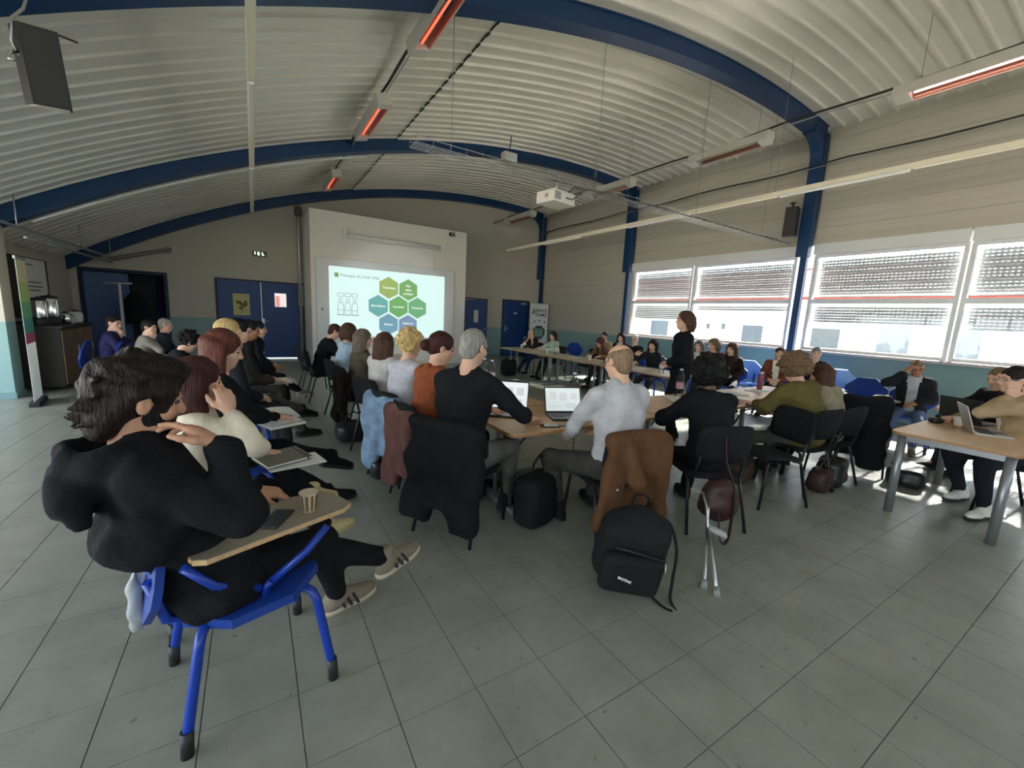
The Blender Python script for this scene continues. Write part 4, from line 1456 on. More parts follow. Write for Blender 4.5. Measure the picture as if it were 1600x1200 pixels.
def hair_build(root, Mh, style, cname, seed, lod, down):
    """hair in the head's own frame; down = world down in that frame"""
    if style == 'bald':
        return
    rs = np.random.RandomState(seed)
    st = .008 if lod == 0 else (.010 if lod == 1 else .013)
    big = style in ('long', 'verylong')
    zl = -.62 if style == 'verylong' else (-.48 if big else (-.26 if style == 'bob' else -.16))
    F = Field(axis(-.19, .19, st), axis(-.27, .16, st), axis(zl, .2, st))
    C = V3(0, -.016, .032)
    if style in ('fringe',):
        F.ell(C, (.0785, .0985, .0882))
        F.ell((0, -.05, -.045), (.058, .048, .05), k=.03)
        F.ell((0, .015, .125), (.084, .112, .086), k=.012, op='s')
        F.ell((0, .115, -.0), (.10, .085, .13), k=.012, op='s')
        for s in (-1, 1):
            F.ell((s * .085, .012, -.03), (.022, .030, .045), k=.01, op='s')
    else:
        grow = {'short': .0, 'crop': -.004, 'messy': .012, 'curly': .016, 'afro': .045, 'bun': .004, 'bob': .010, 'long': .008, 'verylong': .008}[style]
        F.ell(C, (.082 + grow, .102 + grow, .092 + grow))
        if style in ('short', 'crop', 'messy'):
            F.ell((0, -.055, -.045), (.066, .05, .06), k=.03)
        if style == 'messy':
            F.ell((0, -.075, -.06), (.065, .045, .075), k=.03)
            for i in range(70):
                a = rs.rand() * 6.28
                e = rs.uniform(-.5, 1.5)
                p = C + V3(.088 * math.cos(a) * math.cos(e), .105 * math.sin(a) * math.cos(e), .098 * math.sin(e))
                if p[1] > .03 and p[2] < .05:
                    continue
                if p[2] < -.04 and p[1] > -.03:
                    continue
                w = unit(V3(-math.sin(a), math.cos(a), -.4 + .6 * rs.rand()) + rs.normal(size=3) * .3)
                F.cone(p, p + w * .05, .016, .006, .010)
            for i in range(9):
                p = V3(rs.uniform(-.05, .05), -.10 - rs.rand() * .015, rs.uniform(-.1, .0))
                F.cone(p, p + unit(V3(rs.normal() * .5, -.7, -.5 + rs.rand() * .5)) * .045, .014, .004, .01)
            F.ell((.01, .06, .098), (.06, .05, .03), k=.03)
        if style == 'curly' or style == 'afro':
            R_ = .108 if style == 'curly' else .138
            for i in range(150 if style == 'curly' else 190):
                a = rs.rand() * 6.28
                e = rs.uniform(-1.15 if style == 'curly' else -.9, 1.5)
                p = C + V3(R_ * .95 * math.cos(a) * math.cos(e), R_ * 1.1 * math.sin(a) * math.cos(e), R_ * 1.0 * math.sin(e))
                if p[1] > .045 and p[2] < .055:
                    continue
                F.ell(p + rs.normal(size=3) * .006, [rs.uniform(.012, .024)] * 3, k=.003)
        if style == 'bun':
            F.ell((0, -.135, -.02), (.05, .042, .046), k=.02)
            F.ell((0, -.06, -.035), (.06, .05, .05), k=.03)
        if style in ('bob', 'long', 'verylong'):
            L = {'bob': .15, 'long': .30, 'verylong': .44}[style]
            dn = unit(down)
            for i in range(13):
                a = rad(-100 + 200 * i / 12) + rs.normal() * .05
                p = C + V3(.084 * math.sin(a), -.085 * math.cos(a) - .006, -.01)
                q = p + dn * L * rs.uniform(.85, 1.08) + V3(.02 * math.sin(a), -.012, 0)
                F.cone(p, p * .4 + q * .6 + V3(0, -.006, 0), .032, .028, .02)
                F.cone(p * .4 + q * .6 + V3(0, -.006, 0), q, .028, .012, .02)
        fc = .0 if style not in ('long', 'verylong', 'bob') else .0
        F.ell((0, .135, -.04), (.072, .092, .118), k=.012, op='s')
        if style in ('short', 'crop', 'messy', 'bun', 'curly'):
            for s in (-1, 1):
                F.ell((s * .085, .012, -.03), (.022, .034, .045), k=.01, op='s')
        F.ripple(.0028 if lod < 2 else .0, 90, seed)
    return F.build('hair', hair_mat(cname, HAIRC[cname]), root, Mh)

N_P = [0]
def head_local(sc, seat, lean, side, yaw, pitch, roll, stand, hipy, neckout):
    P0 = V3(0, 0 if stand else hipy, (.92 * sc if stand else seat + .095 * sc))
    l0, l1, s0 = rad(lean[0]), rad(lean[1]), rad(side)
    u0 = unit(V3(math.sin(s0) * .6, math.sin(l0), math.cos(l0)))
    u1 = unit(V3(math.sin(s0), math.sin(l1), math.cos(l1)))
    l2 = l1 * .55 + rad(pitch) * .35
    nd = unit(V3(math.sin(s0) * .6 - math.sin(rad(yaw)) * math.sin(rad(pitch)) * .4, math.sin(l2), math.cos(l2)))
    return P0 + (u0 + u1) * .262 * sc + nd * .105 * sc + (rotm(yaw, pitch, roll) @ V3(0, .012 + neckout, .088)) * sc
def wl(x, y, th, p):
    """world point -> the seated person's own frame"""
    a = rad(90 - th)
    dx, dy = p[0] - x, p[1] - y
    return (math.cos(a) * dx - math.sin(a) * dy, math.sin(a) * dx + math.cos(a) * dy, p[2])
def person(label, x, y, th, lod=2, seat=.45, lean=(4, 8), side=0, tw=0, yaw=0, pitch=5, roll=0, sc=1.0, b=1.0,
           arms=('table', 'table'), feet=None, hair=('short', 'brown'), skin='light', top=(.1, .1, .1), topname=None, puff=.014, sleeve='long',
           bottom=(.03, .03, .035), shoes=((.02, .02, .02), (.03, .03, .03)), stand=False, glasses=False, beard=None, extra=None, hipy=-.06, face=None, group=None, inner=None, hood=False, neckout=.0, stripes=False, hands_fine=None, head=None, chair_label=None, chair_kind='black', slv=.88, hem=.10, hk=1.0, fixz=True):
    if head is not None:
        for _ in range(4):
            hl = head_local(sc, seat, lean, side, yaw, pitch, roll, stand, hipy, neckout)
            if len(head) > 2 and fixz:
                sc = min(1.13, max(.84, sc + (head[2] - hl[2]) / .78))
        cw, sw_ = math.cos(rad(th - 90)), math.sin(rad(th - 90))
        x, y = head[0] - (cw * hl[0] - sw_ * hl[1]), head[1] - (sw_ * hl[0] + cw * hl[1])
    if chair_label:
        if chair_kind == 'black':
            chair(x, y, th, chair_label)
        else:
            tablet_chair(x, y, th, chair_label, tablet=chair_kind != 'plain')
    N_P[0] += 1
    seed = N_P[0]
    root = tag(empty('person', (x, y, 0), rad(th - 90)), label, 'person', group)
    coarse, fine = ((.015, .0062), (.020, .009), (.027, .0135))[lod]
    infl = (0, .001, .004)[lod]
    sp = .262 * sc
    P0 = V3(0, 0 if stand else hipy, (.92 * sc if stand else seat + .095 * sc))
    l0, l1 = rad(lean[0]), rad(lean[1])
    s0 = rad(side)
    u0 = unit(V3(math.sin(s0) * .6, math.sin(l0), math.cos(l0)))
    u1 = unit(V3(math.sin(s0), math.sin(l1), math.cos(l1)))
    P1 = P0 + u0 * sp
    P2 = P1 + u1 * sp
    rt = unit(V3(math.cos(rad(tw)), math.sin(rad(tw)), -math.sin(s0)))
    RT = V3(1, 0, 0)
    Rh = rotm(yaw, pitch, roll)
    l2 = l1 * .55 + rad(pitch) * .35
    nd = unit(V3(math.sin(s0) * .6 - math.sin(rad(yaw)) * math.sin(rad(pitch)) * .4, math.sin(l2), math.cos(l2)))
    hc = P2 + nd * .105 * sc + (Rh @ V3(0, .012 + neckout, .088)) * sc
    hs = sc ** .5 * hk
    Mh = Matrix.Translation(Vector(hc)) @ Matrix(Rh.tolist()).to_4x4() @ Matrix.Scale(hs, 4)
    H = lambda *p: hc + Rh @ (V3(*p) * hs)
    shw = .172 * sc * (b * .5 + .5)
    S = {1: P2 - u1 * .045 * sc + rt * shw, -1: P2 - u1 * .045 * sc - rt * shw}
    ua, fa = .285 * sc, .25 * sc
    A = {}
    for s, spec in ((1, arms[0]), (-1, arms[1])):
        d = dict(spec) if isinstance(spec, dict) else {'p': spec}
        k = d.get('p', None)
        hint = V3(s * .5, -.4, -1)
        hd = None
        hn = V3(0, 0, -1)
        curl = .45
        if k == 'table':
            w = V3(s * .15, .37, .775)
            hint = V3(s * 1, -.3, -.6)
            hd = V3(-s * .3, 1, -.1)
        elif k == 'lap':
            w = V3(s * .07, .20, seat + .21)
            hint = V3(s * 1, -.6, -.3)
            hd = V3(-s * .7, .8, -.2)
        elif k == 'chin':
            w = H(s * .035, .085, -.20)
            hint = V3(s * .25, .9, -.9)
            hd = unit(H(s * .02, .09, -.09) - w)
            hn = -Rh[:, 1] * .6 + V3(-s * .8, 0, 0)
            curl = .9
        elif k == 'cheek':
            w = H(s * .085, .07, -.16)
            hint = V3(s * .15, 1, -.8)
            hd = V3(-s * .1, -.1, 1)
            hn = V3(-s * 1, -.2, 0)
            curl = .5
        elif k == 'temple':
            w = H(s * .15, .10, -.06)
            hint = V3(s * .8, .7, -.7)
            hd = unit(H(s * .06, .07, .06) - w)
            hn = V3(-s * .6, -.6, -.3)
            curl = .35
        elif k == 'fold':
            w = P1 + V3(-s * .11, .20, .02 + .05 * (s > 0)) + u1 * .02
            hint = V3(s * 1, .2, -.6)
            hd = V3(-s, .0, .05)
            hn = V3(0, -1, 0)
            curl = .25
        elif k == 'down':
            w = S[s] + V3(s * .05, .04, -.50) * sc
            hint = V3(s * .3, -1, 0)
            hd = V3(0, .1, -1)
            hn = V3(-s, 0, 0)
        elif 'ww' in d:
            w = V3(*wl(x, y, th, d['ww']))
        else:
            w = V3(*d['w'])
        if 'hint' in d:
            hint = V3(*d['hint'])
        if 'hd' in d:
            hd = V3(*d['hd'])
        if 'to' in d:
            hd = V3(*wl(x, y, th, d['to'])) - w
        if 'hn' in d:
            hn = V3(*d['hn'])
        curl = d.get('curl', curl)
        e, w = ik(S[s], w, ua, fa, hint)
        A[s] = (e, w, hd if hd is not None else w - e, hn, curl)
    Lg = {}
    th_l, sh_l = .43 * sc, .41 * sc
    for s, i in ((1, 0), (-1, 1)):
        hj = P0 + RT * s * .092 * sc + V3(0, 0, -.01)
        if stand:
            an = V3(s * .10, 0.02 - .04 * s, .09)
            fw = V3(s * .15, 1, 0)
            hint = V3(0, 1, 0)
        else:
            ft = (feet[i] if feet else None) or (s * .13, .40, .085)
            an = V3(*ft[:3]) if ft[0] != 'w' else V3(*wl(x, y, th, ft[1]))
            if ft[0] == 'w':
                ft = (0, 0, 0) + tuple(V3(*wl(x, y, th, np.array(ft[1]) + np.array(q))) - an if i_ == 0 else q for i_, q in enumerate(ft[2:]))
            fw = V3(*(ft[3] if len(ft) > 3 else (s * .12, 1, -.0)))
            hint = V3(*(ft[4] if len(ft) > 4 else (s * .12, .5, 1)))
        kn, an = ik(hj, an, th_l, sh_l, hint)
        Lg[s] = (hj, kn, an, fw)
    # ---------------- grid
    pts = [P0, P2, hc] + [q for s in (1, -1) for q in (S[s], A[s][0], A[s][1], *Lg[s][:3])]
    lo = np.min(pts, 0) - .22
    hi = np.max(pts, 0) + .22
    lo[2] = max(lo[2], -.02)
    ivs = [[], [], []]
    for i in range(3):
        ivs[i].append((hc[i] - .13, hc[i] + .14))
        for s in (1, -1):
            c = A[s][1] + unit(A[s][2]) * .07
            if lod == 0 or (lod == 1 and (hands_fine is None or s in hands_fine)):
                ivs[i].append((c[i] - .1, c[i] + .1))
    ax = [axis(lo[i], hi[i], coarse, fine, ivs[i]) for i in range(3)]
    axc = [axis(lo[i], hi[i], coarse * 1.08) for i in range(3)]
    B0, B1 = basis(u0, RT), basis(u1, rt)
    def torso(F, g, low=True, chest=True):
        if low:
            F.ell(P0 + V3(0, 0, .01), (.165 * sc * b + g, .118 * sc * b + g, .12 * sc + g), k=.05)
        F.ell(P0 + u0 * sp * .55, (.142 * sc * b + g, .108 * sc * b + g, .17 * sc + g), B0, .07)
        F.ell(P1 + u1 * sp * .36, (.162 * sc * b + g, .112 * sc * b + g, .20 * sc + g), B1, .07)
        F.cone(S[1] - rt * .015, S[-1] + rt * .015, .056 * sc + g, .056 * sc + g, .06)
        F.cone(P2 - u1 * .05 * sc, P2 + u1 * .02 * sc, .085 * sc + g * .6, .062 * sc + g * .5, .06)
    def arm(F, s, g, to=1.0):
        e, w = A[s][:2]
        F.cone(S[s], e, .052 * sc + g, .043 * sc + g, .04)
        if to > .5:
            F.cone(e, e + (w - e) * to, .043 * sc + g, (.043 + (.029 - .043) * to) * sc + g, .03)
    def leg(F, s, g, to=1.0):
        hj, kn, an, fw = Lg[s]
        F.cone(hj, kn, .084 * sc * (b * .4 + .6) + g, .058 * sc + g, .05)
        F.cone(kn, kn + (an - kn) * to, .057 * sc + g, .040 * sc + g, .03)
    # ---------------- body: one continuous surface
    F = Field(*ax)
    cv = -.012
    torso(F, cv)
    for s in (1, -1):
        arm(F, s, cv if sleeve == 'long' else (-.002))
        leg(F, s, cv)
        hj, kn, an, fw = Lg[s]
        f_ = unit(fw)
        F.cone(an, an + f_ * .12 + V3(0, 0, -.04), .034, .024, .03)
        hand_prims(F, A[s][1], A[s][2], A[s][3], s, A[s][4], infl, z=hk ** 1.6)
    # head
    F.cone(P2 - u1 * .03, H(0, -.022, -.055), .056 * sc, .052 * hs, .035)
    F.ell(H(0, -.016, .032), V3(.076, .096, .086) * hs, Rh, .02)
    F.ell(H(0, .028, -.04), V3(.059, .066, .082) * hs, Rh, .03)
    F.ell(H(0, .060, -.095), V3(.026, .024, .02) * hs, Rh, .035)
    F.cone(H(-.036, .078, .020), H(.036, .078, .020), .014 * hs, .014 * hs, .02)
    for s in (1, -1):
        F.ell(H(s * .034, .105, -.002), V3(.019, .02, .014) * hs, Rh, .016, 's')
        F.ell(H(s * .042, .060, -.032), V3(.024, .026, .022) * hs, Rh, .02)
        F.ell(H(s * .079, -.006, -.010), V3(.011, .019, .031) * hs, Rh, .006)
        if lod < 2:
            F.ell(H(s * .091, .0, -.006), V3(.007, .009, .016) * hs, Rh, .004, 's')
    F.cone(H(0, .088, .012), H(0, .109, -.028), .008 * hs, .0125 * hs, .012)
    F.ell(H(0, .100, -.034), V3(.018, .013, .010) * hs, Rh, .008)
    F.cone(H(-.018, .087, -.064), H(.018, .087, -.064), .0085 * hs, .0085 * hs, .008)
    F.build('body', skin_mat(skin), root)
    # ---------------- clothes
    tn = topname or ('%.3f_%.3f_%.3f' % tuple(top))
    G = Field(*axc)
    torso(G, puff)
    if sleeve != 'none':
        for s in (1, -1):
            arm(G, s, puff * .9, slv if sleeve == 'long' else 0.0)
    if hood:
        q = P2 - u1 * .02
        G.ell(q + V3(0, -.165, -.062), (.150, .085, .092), k=.03)
        ring_ = [(-.085, .085, -.03), (-.118, .0, .015), (-.105, -.09, .035), (-.05, -.15, .035), (.05, -.15, .035), (.105, -.09, .035), (.118, .0, .015), (.085, .085, -.03)]
        for i_ in range(7):
            G.cone(q + V3(*ring_[i_]), q + V3(*ring_[i_ + 1]), .036 if i_ in (0, 6) else .044, .044, .022)
        G.ell(q + V3(0, -.085, .075), (.075, .065, .09), k=.02, op='s')
        G.cone(q + V3(-.13, -.15, -.10), q + V3(.13, -.15, -.12), .03, .03, .02)
        # jacket skirt spreading over the seat back
        G.ell(P0 + V3(0.0, .02, -.02), (.235, .17, .13), k=.06)
        G.ell(P1 + V3(0, -.085, -.03), (.205, .135, .105), k=.05)
    else:
        # open the neckline
        G.cone(P2 + u1 * .02, H(0, -.01, -.04), .062 * sc, .07, .015, 's')
    if not stand:
        G.plane((0, 0, -1), (0, 0, P0[2] - hem))
    G.ripple(.008 if lod < 2 else .005, 24, seed)
    if lod < 2:
        G.ripple(.005, 52, seed + 9)
    if lod < 2:
        for s in (1, -1):
            G.wrinkle(A[s][0], .0055, 115, .085)
            G.wrinkle(S[s] - V3(0, 0, .06), .004, 85, .09)
        G.wrinkle(P0 + u0 * .13, .0065, 75, .17, u0)
        G.wrinkle(P1 + u1 * .10, .004, 60, .16, u1 + rt * .6)
    tm = fabric(tn, top)
    cl = G.build({'hood': 'hooded_jacket'}.get('hood' if hood else '', 'top'), tm, root)
    if inner:
        me = cl.data
        me.materials.append(fabric('%.3f_%.3f_%.3f' % tuple(inner), inner))
        cs = np.zeros(len(me.polygons) * 3)
        me.polygons.foreach_get('center', cs)
        cs = cs.reshape(-1, 3) - P1
        hgt, lat, fr = cs @ u1, np.abs(cs @ rt), cs @ B1[:, 1]
        sel = (fr > .03) & (lat < .045 + .10 * np.clip(hgt, 0, .3)) & (hgt > -.3)
        me.polygons.foreach_set('material_index', sel.astype(np.int32))
    if False:
        I = Field(*axc)
        I.ell(P1 + u1 * sp * .36, (.075 * sc, .112 * sc * b + puff + .016, .215 * sc), B1, .02)
        I.ell(P0 + u0 * sp * .55, (.07 * sc, .108 * sc * b + puff + .016, .19 * sc), B0, .03)
        I.plane(-B1[:, 1], P1 - B1[:, 1] * .0)
        I.build('shirt_front', fabric('%.3f_%.3f_%.3f' % tuple(inner), inner), root)
    T = Field(*axc)
    T.ell(P0 + V3(0, 0, -.005), (.17 * sc * b + .01, .125 * sc * b + .008, .115 * sc), k=.05)
    for s in (1, -1):
        leg(T, s, .012, .93)
    T.ripple(.005, 24, seed + 50)
    T.build('trousers', fabric('%.3f_%.3f_%.3f' % tuple(bottom), bottom), root)
    cu = fabric('shoe_%.2f_%.2f_%.2f' % tuple(shoes[0]), shoes[0])
    cs_ = mat('sole_%.2f_%.2f_%.2f' % tuple(shoes[1]), shoes[1], .7)
    for s in (1, -1):
        hj, kn, an, fw = Lg[s]
        upv = unit(kn - an) * .35 + V3(0, 0, 1)
        shoe(root, an, unit(fw), upv, '%s%s' % (shoes[0], shoes[1]), cu, cs_, stripes, sc)
    # ---------------- hair, face
    dn = Rh.T @ V3(0, 0, -1)
    hair_build(root, Mh, hair[0], hair[1], seed, lod, dn)
    if beard:
        Bf = Field(axis(-.09, .09, .009), axis(-.06, .13, .009), axis(-.14, .02, .009))
        Bf.ell((0, .028, -.045), (.064, .072, .084)).ell((0, .060, -.095), (.032, .030, .026), k=.03)
        Bf.plane((0, .45, 1), (0, 0, .002), .008)
        Bf.ell((0, .10, -.062), (.024, .03, .012), k=.008, op='s')
        Bf.plane((0, -1, 0), (0, -.01, 0))
        Bf.build('beard', hair_mat(beard, HAIRC[beard]), root, Mh)
    if face is not False and (lod < 2 or face):
        for s in (1, -1):
            MB().lathe([(.001, -.009), (.007, -.006), (.0105, 0), (.007, .006), (.001, .009)], 10, Mh @ Matrix.Translation((s * .034, .0800, .001))).build('eye', mat('eye_dark', (.05, .04, .035), .25), root)
            MB().tube([Mh @ Vector((s * .018, .0915, .022)), Mh @ Vector((s * .036, .089, .026)), Mh @ Vector((s * .052, .077, .021))], .0032, 6).build('eyebrow', hair_mat(hair[1], HAIRC[hair[1]]), root)
        lp_ = MB().tube([Mh @ Vector((-.021, .090, -.064)), Mh @ Vector((0, .0965, -.0635)), Mh @ Vector((.021, .090, -.064))], .0042, 6)
        lp_.build('lips', mat('lips_' + skin, tuple(c * f for c, f in zip(SKIN[skin], (.8, .5, .5))), .45), root)
    if glasses:
        gl_ = MB()
        for s in (1, -1):
            gl_.tube([Mh @ Vector((s * .034 + .022 * math.cos(a), .098, .0 + .018 * math.sin(a))) for a in [k * math.pi / 6 for k in range(13)]], .0022, 5)
            gl_.tube([Mh @ Vector((s * .056, .096, .004)), Mh @ Vector((s * .08, .02, .006)), Mh @ Vector((s * .08, -.02, -.002))], .002, 5)
        gl_.tube([Mh @ Vector((-.012, .1, .004)), Mh @ Vector((.012, .1, .004))], .002, 5)
        gl_.build('glasses', W_alu if glasses == 'metal' else W_black, root)
    if extra:
        extra(root, dict(P0=P0, P1=P1, P2=P2, hc=hc, H=H, Mh=Mh, A=A, S=S, u1=u1, Lg=Lg, rt=rt))
    return root
# ---------------------------------------------------------------- the front row on the left
C_BLK = (.012, .012, .014)
C_NAVY = srgb(34, 38, 58)
C_CREAM = srgb(226, 214, 192)
C_GREY = srgb(120, 118, 112)
C_JEAN = srgb(52, 66, 100)
HX, HY, HT = -.06, 1.87, 14
# young man in the black hooded jacket
tc = tablet_chair(HX, HY, 11, 'blue tubular tablet chair of the man in the black hooded jacket', tablet=False, hero=True)
tbp = [(-.225, 1.655), (-.205, 1.612), (-.165, 1.597), (.295, 1.79), (.33, 1.835), (.275, 1.985), (.235, 2.01), (.10, 2.0), (-.06, 1.88), (-.17, 1.74)]
tbl = [wl(HX, HY, 11, (p[0], p[1], 0))[:2] for p in tbp]
MB().prism(tbl, .684, .70).build('writing_tablet', M_tab, tc)
_cx = sum(p[0] for p in tbl) / len(tbl)
_cy = sum(p[1] for p in tbl) / len(tbl)
MB().prism([(_cx + (p[0] - _cx) * 1.006, _cy + (p[1] - _cy) * 1.012) for p in tbl], .68, .6985).build('tablet_edge', M_lam, tc)
MB().tube([(.17, .02, .43), (.20, .02, .50), (.21, .04, .52)], .016, 8).tube([(.21, .04, .52), (.22, .16, .60), (.22, .24, .68)], .015, 8).tube([(.20, .0, .50), (.22, -.14, .58), (.22, -.22, .68)], .015, 8).build('tablet_support', M_bluem, tc)
def hero_extra(root, k):
    # open front of the jacket, white drawstring and shirt
    q = k['P2']
    MB().tube([q + V3(.07, .10, -.03), q + V3(.075, .13, -.08), q + V3(.09, .13, -.13)], .004, 6).build('drawstring', mat('grey_cord', (.3, .3, .3), .7), root)
person('young man with tousled dark hair in a black hooded jacket on the nearest chair', HX, HY, HT, lod=0, head=(-.335, 1.80, 1.222), lean=(-22, -17), yaw=8, pitch=12, slv=.93, hem=.13, hk=1.1, seat=.43,
       arms=({'ww': (-.118, 1.68, 1.065), 'to': (-.222, 1.735, 1.145), 'hint': (.35, .25, -1), 'hn': (-.6, -.9, .2), 'curl': (.35, .55, .75, .9)}, {'ww': (-.03, 2.09, .72), 'hd': (.35, 1, -.25), 'hn': (0, -.2, -1), 'curl': .95}),
       feet=(('w', (.31, 2.10, .088), (.95, .32, 0)), ('w', (.60, 2.12, .205), (.86, .42, .12), (-.1, .4, 1))), hair=('messy', 'dark'), skin='mid', beard='black', top=(.010, .0105, .013), puff=.027, hood=True,
       bottom=(.011, .011, .013), shoes=(srgb(140, 128, 112), srgb(205, 190, 165)), extra=hero_extra, stripes=True, b=1.02)
person('young woman with long dark reddish hair in a cream sweater, hand raised to her face', -.1, 2.55, 20, lod=1, head=(-.245, 2.52, 1.165), lean=(-6, 6), yaw=-4, pitch=10, sc=.92,
       arms=({'ww': (-.12, 2.40, 1.02), 'to': (-.145, 2.44, 1.17), 'hint': (.8, .4, -1), 'hn': (-.9, -.2, .1), 'curl': .6}, {'ww': (.03, 2.75, .68), 'hd': (.2, 1, -.2)}),
       feet=(('w', (.50, 2.78, .09), (.9, .3, 0)), ('w', (.58, 3.12, .22), (.9, .45, -.2), (-.1, .4, 1))), hair=('long', 'chestnut'), top=C_CREAM, topname='cream_knit', bottom=(.011, .011, .013), shoes=(srgb(214, 196, 150), srgb(190, 170, 130)), chair_label='blue chair under the woman in the cream sweater', chair_kind='plain')
person('woman with auburn hair in a black blazer, writing in a notebook in her lap', -.1, 3.38, 14, lod=1, head=(-.175, 3.30, 1.25), lean=(-3, 6), yaw=-16, pitch=16, sc=.95,
       arms=({'ww': (.12, 3.42, .74), 'hd': (-.1, 1, -.2), 'hint': (.8, -.6, -.5), 'curl': .9}, {'ww': (.06, 3.62, .72), 'hd': (.3, 1, -.1)}),
       feet=(('w', (.46, 3.42, .09), (.95, .1, 0)), ('w', (.56, 3.62, .3), (.9, .25, -.3), (-.1, .4, 1))), hair=('long', 'auburn'), top=C_BLK, topname='black', bottom=(.011, .011, .013), shoes=((.015, .015, .015), (.02, .02, .02)), chair_label='blue chair under the woman writing in her lap', chair_kind='plain')
person('blond person mostly hidden in the left row behind the writing woman', -.2, 4.4, 15, head=(-.20, 4.62, 1.285), lean=(0, 4), yaw=-5, sc=1.0, arms=('lap', 'lap'), hair=('short', 'blond'), top=(.02, .02, .025), chair_label='blue chair under the half hidden blond person', chair_kind='plain')
person('dark-haired person in grey trousers with a writing board on the knee', -.1, 5.2, 12, lod=1, head=(-.13, 5.25, 1.27), lean=(2, 10), yaw=-8, pitch=15, arms=({'ww': (.16, 5.22, .73), 'hd': (0, 1, -.2)}, {'ww': (.1, 5.5, .72), 'hd': (.2, 1, -.2)}),
       feet=(('w', (.45, 5.4, .09), (.9, .2, 0)), ('w', (.62, 5.75, .22), (.85, .4, -.15), (-.1, .4, 1))), hair=('short', 'black'), top=srgb(60, 58, 54), bottom=srgb(100, 98, 92), chair_label='blue chair under the person in grey trousers', chair_kind='plain')
person('black-haired person in black clasping hands in the left row', -.1, 6.3, 10, lod=1, head=(-.04, 6.2, 1.235), lean=(4, 16), yaw=-10, pitch=14, arms=({'w': (.04, .32, .72), 'hd': (-.4, 1, .3), 'curl': .8}, {'w': (-.04, .33, .73), 'hd': (.4, 1, .3), 'curl': .8}),
       hair=('short', 'black'), skin='tan', top=C_BLK, topname='black', bottom=srgb(70, 66, 60), shoes=(srgb(200, 196, 188), srgb(210, 206, 200)), chair_label='blue chair under the person clasping hands', chair_kind='plain')
person('farthest person of the left row in profile before the double door', -.02, 7.3, 5, lod=1, head=(.06, 7.3, 1.185), lean=(6, 14), yaw=-12, pitch=8, arms=('lap', 'lap'), feet=(None, ('w', (.78, 7.5, .1), (.9, .2, 0))), hair=('short', 'black'), top=C_BLK, topname='black', bottom=C_BLK, shoes=(srgb(150, 142, 130), srgb(170, 160, 150)), chair_label='blue chair nearest the double door', chair_kind='plain')
person('person with black hair bent low in the back row at the left', -.7, 6.2, 10, head=(-.66, 6.15, 1.06), lean=(16, 30), pitch=25, sc=.95, arms=('lap', 'lap'), hair=('curly', 'black'), top=C_BLK, topname='black', chair_label='blue chair under the person bending low', chair_kind='plain')
# three at the far left
person('man in a navy sweater leaning his chin on his hand at the far left', -1.9, 8.6, 0, head=(-1.82, 8.65, 1.155), lean=(4, 14), yaw=-30, pitch=8, arms=({'w': (.16, .30, .86), 'hint': (1, 0, -1)}, 'chin'), hair=('crop', 'dark'), skin='light', top=srgb(48, 46, 84), bottom=C_JEAN, chair_label='blue chair under the man in the navy sweater', chair_kind='plain', face=True)
person('person in a grey jumper covering their mouth at the far left', -1.4, 8.2, 0, head=(-1.38, 8.45, 1.095), lean=(6, 16), yaw=-20, pitch=10, sc=.95, arms=('chin', 'lap'), hair=('short', 'black'), top=srgb(138, 132, 122), chair_label='blue chair under the person in the grey jumper', chair_kind='plain', face=True)
person('grey-haired person in a dark scarf behind the grey jumper at the far left', -1.3, 9.0, 0, head=(-1.27, 9.1, 1.12), lean=(4, 12), yaw=-10, sc=.97, arms=('lap', 'lap'), hair=('short', 'grey'), top=srgb(44, 50, 60), chair_label='blue chair under the person in the dark scarf', chair_kind='plain', face=True)

# ---------------------------------------------------------------- the row with their backs to us along the left tables
TB = dict(arms=('table', 'table'))
person('person all in black bent over the table nearest the screen', 1.1, 7.6, 0, lod=1, head=(1.16, 7.55, 1.165), lean=(12, 26), yaw=-6, pitch=24, hair=('short', 'chestnut'), top=C_BLK, topname='black', bottom=C_BLK, chair_label='black chair nearest the screen wall, under the bent person', face=False, **TB)
person('brown-haired person in a pale blue shirt near the screen', 1.1, 6.3, 8, lod=1, head=(1.15, 6.25, 1.225), lean=(2, 10), yaw=10, pitch=6, hair=('bob', 'brown'), top=srgb(176, 200, 218), bottom=C_JEAN, chair_label='black chair under the pale blue shirt', face=False, **TB)
person('woman with very long light brown hair in an olive top', 1.1, 5.4, 2, lod=1, head=(1.17, 5.45, 1.185), lean=(2, 8), yaw=-6, pitch=6, sc=.95, hair=('verylong', 'ash'), top=srgb(96, 88, 72), bottom=C_JEAN, chair_label='black chair under the long-haired woman in olive', **TB)
def vest_extra(root, k):
    for s in (1, -1):
        S_, e = k['S'][s], k['A'][s][0]
        n = unit(e - S_)
        a = unit(np.cross(n, V3(0, 1, .2)))
        c = np.cross(n, a)
        MB().tube([S_ + n * .012 + (a * math.cos(t * .5236) + c * math.sin(t * .5236)) * .072 for t in range(13)], .007, 6).build('armhole_trim', W_black, root)
person('woman with brown hair in a white vest with black armhole trim', 1.15, 4.5, 22, lod=1, head=(1.205, 4.55, 1.195), lean=(2, 8), yaw=8, pitch=8, sc=.95, hair=('long', 'brown'), top=srgb(206, 200, 198), topname='white_knit', puff=.02, bottom=C_JEAN, extra=vest_extra, chair_label='black chair under the woman in the white vest', face=False, **TB)
person('woman with curly blond hair in a white jumper', 1.2, 3.8, 20, lod=1, head=(1.235, 3.78, 1.255), lean=(3, 10), yaw=4, pitch=8, sc=.96, hair=('curly', 'blond'), top=srgb(196, 196, 204), bottom=C_JEAN, chair_label='black chair under the curly blond woman', face=False, **TB)
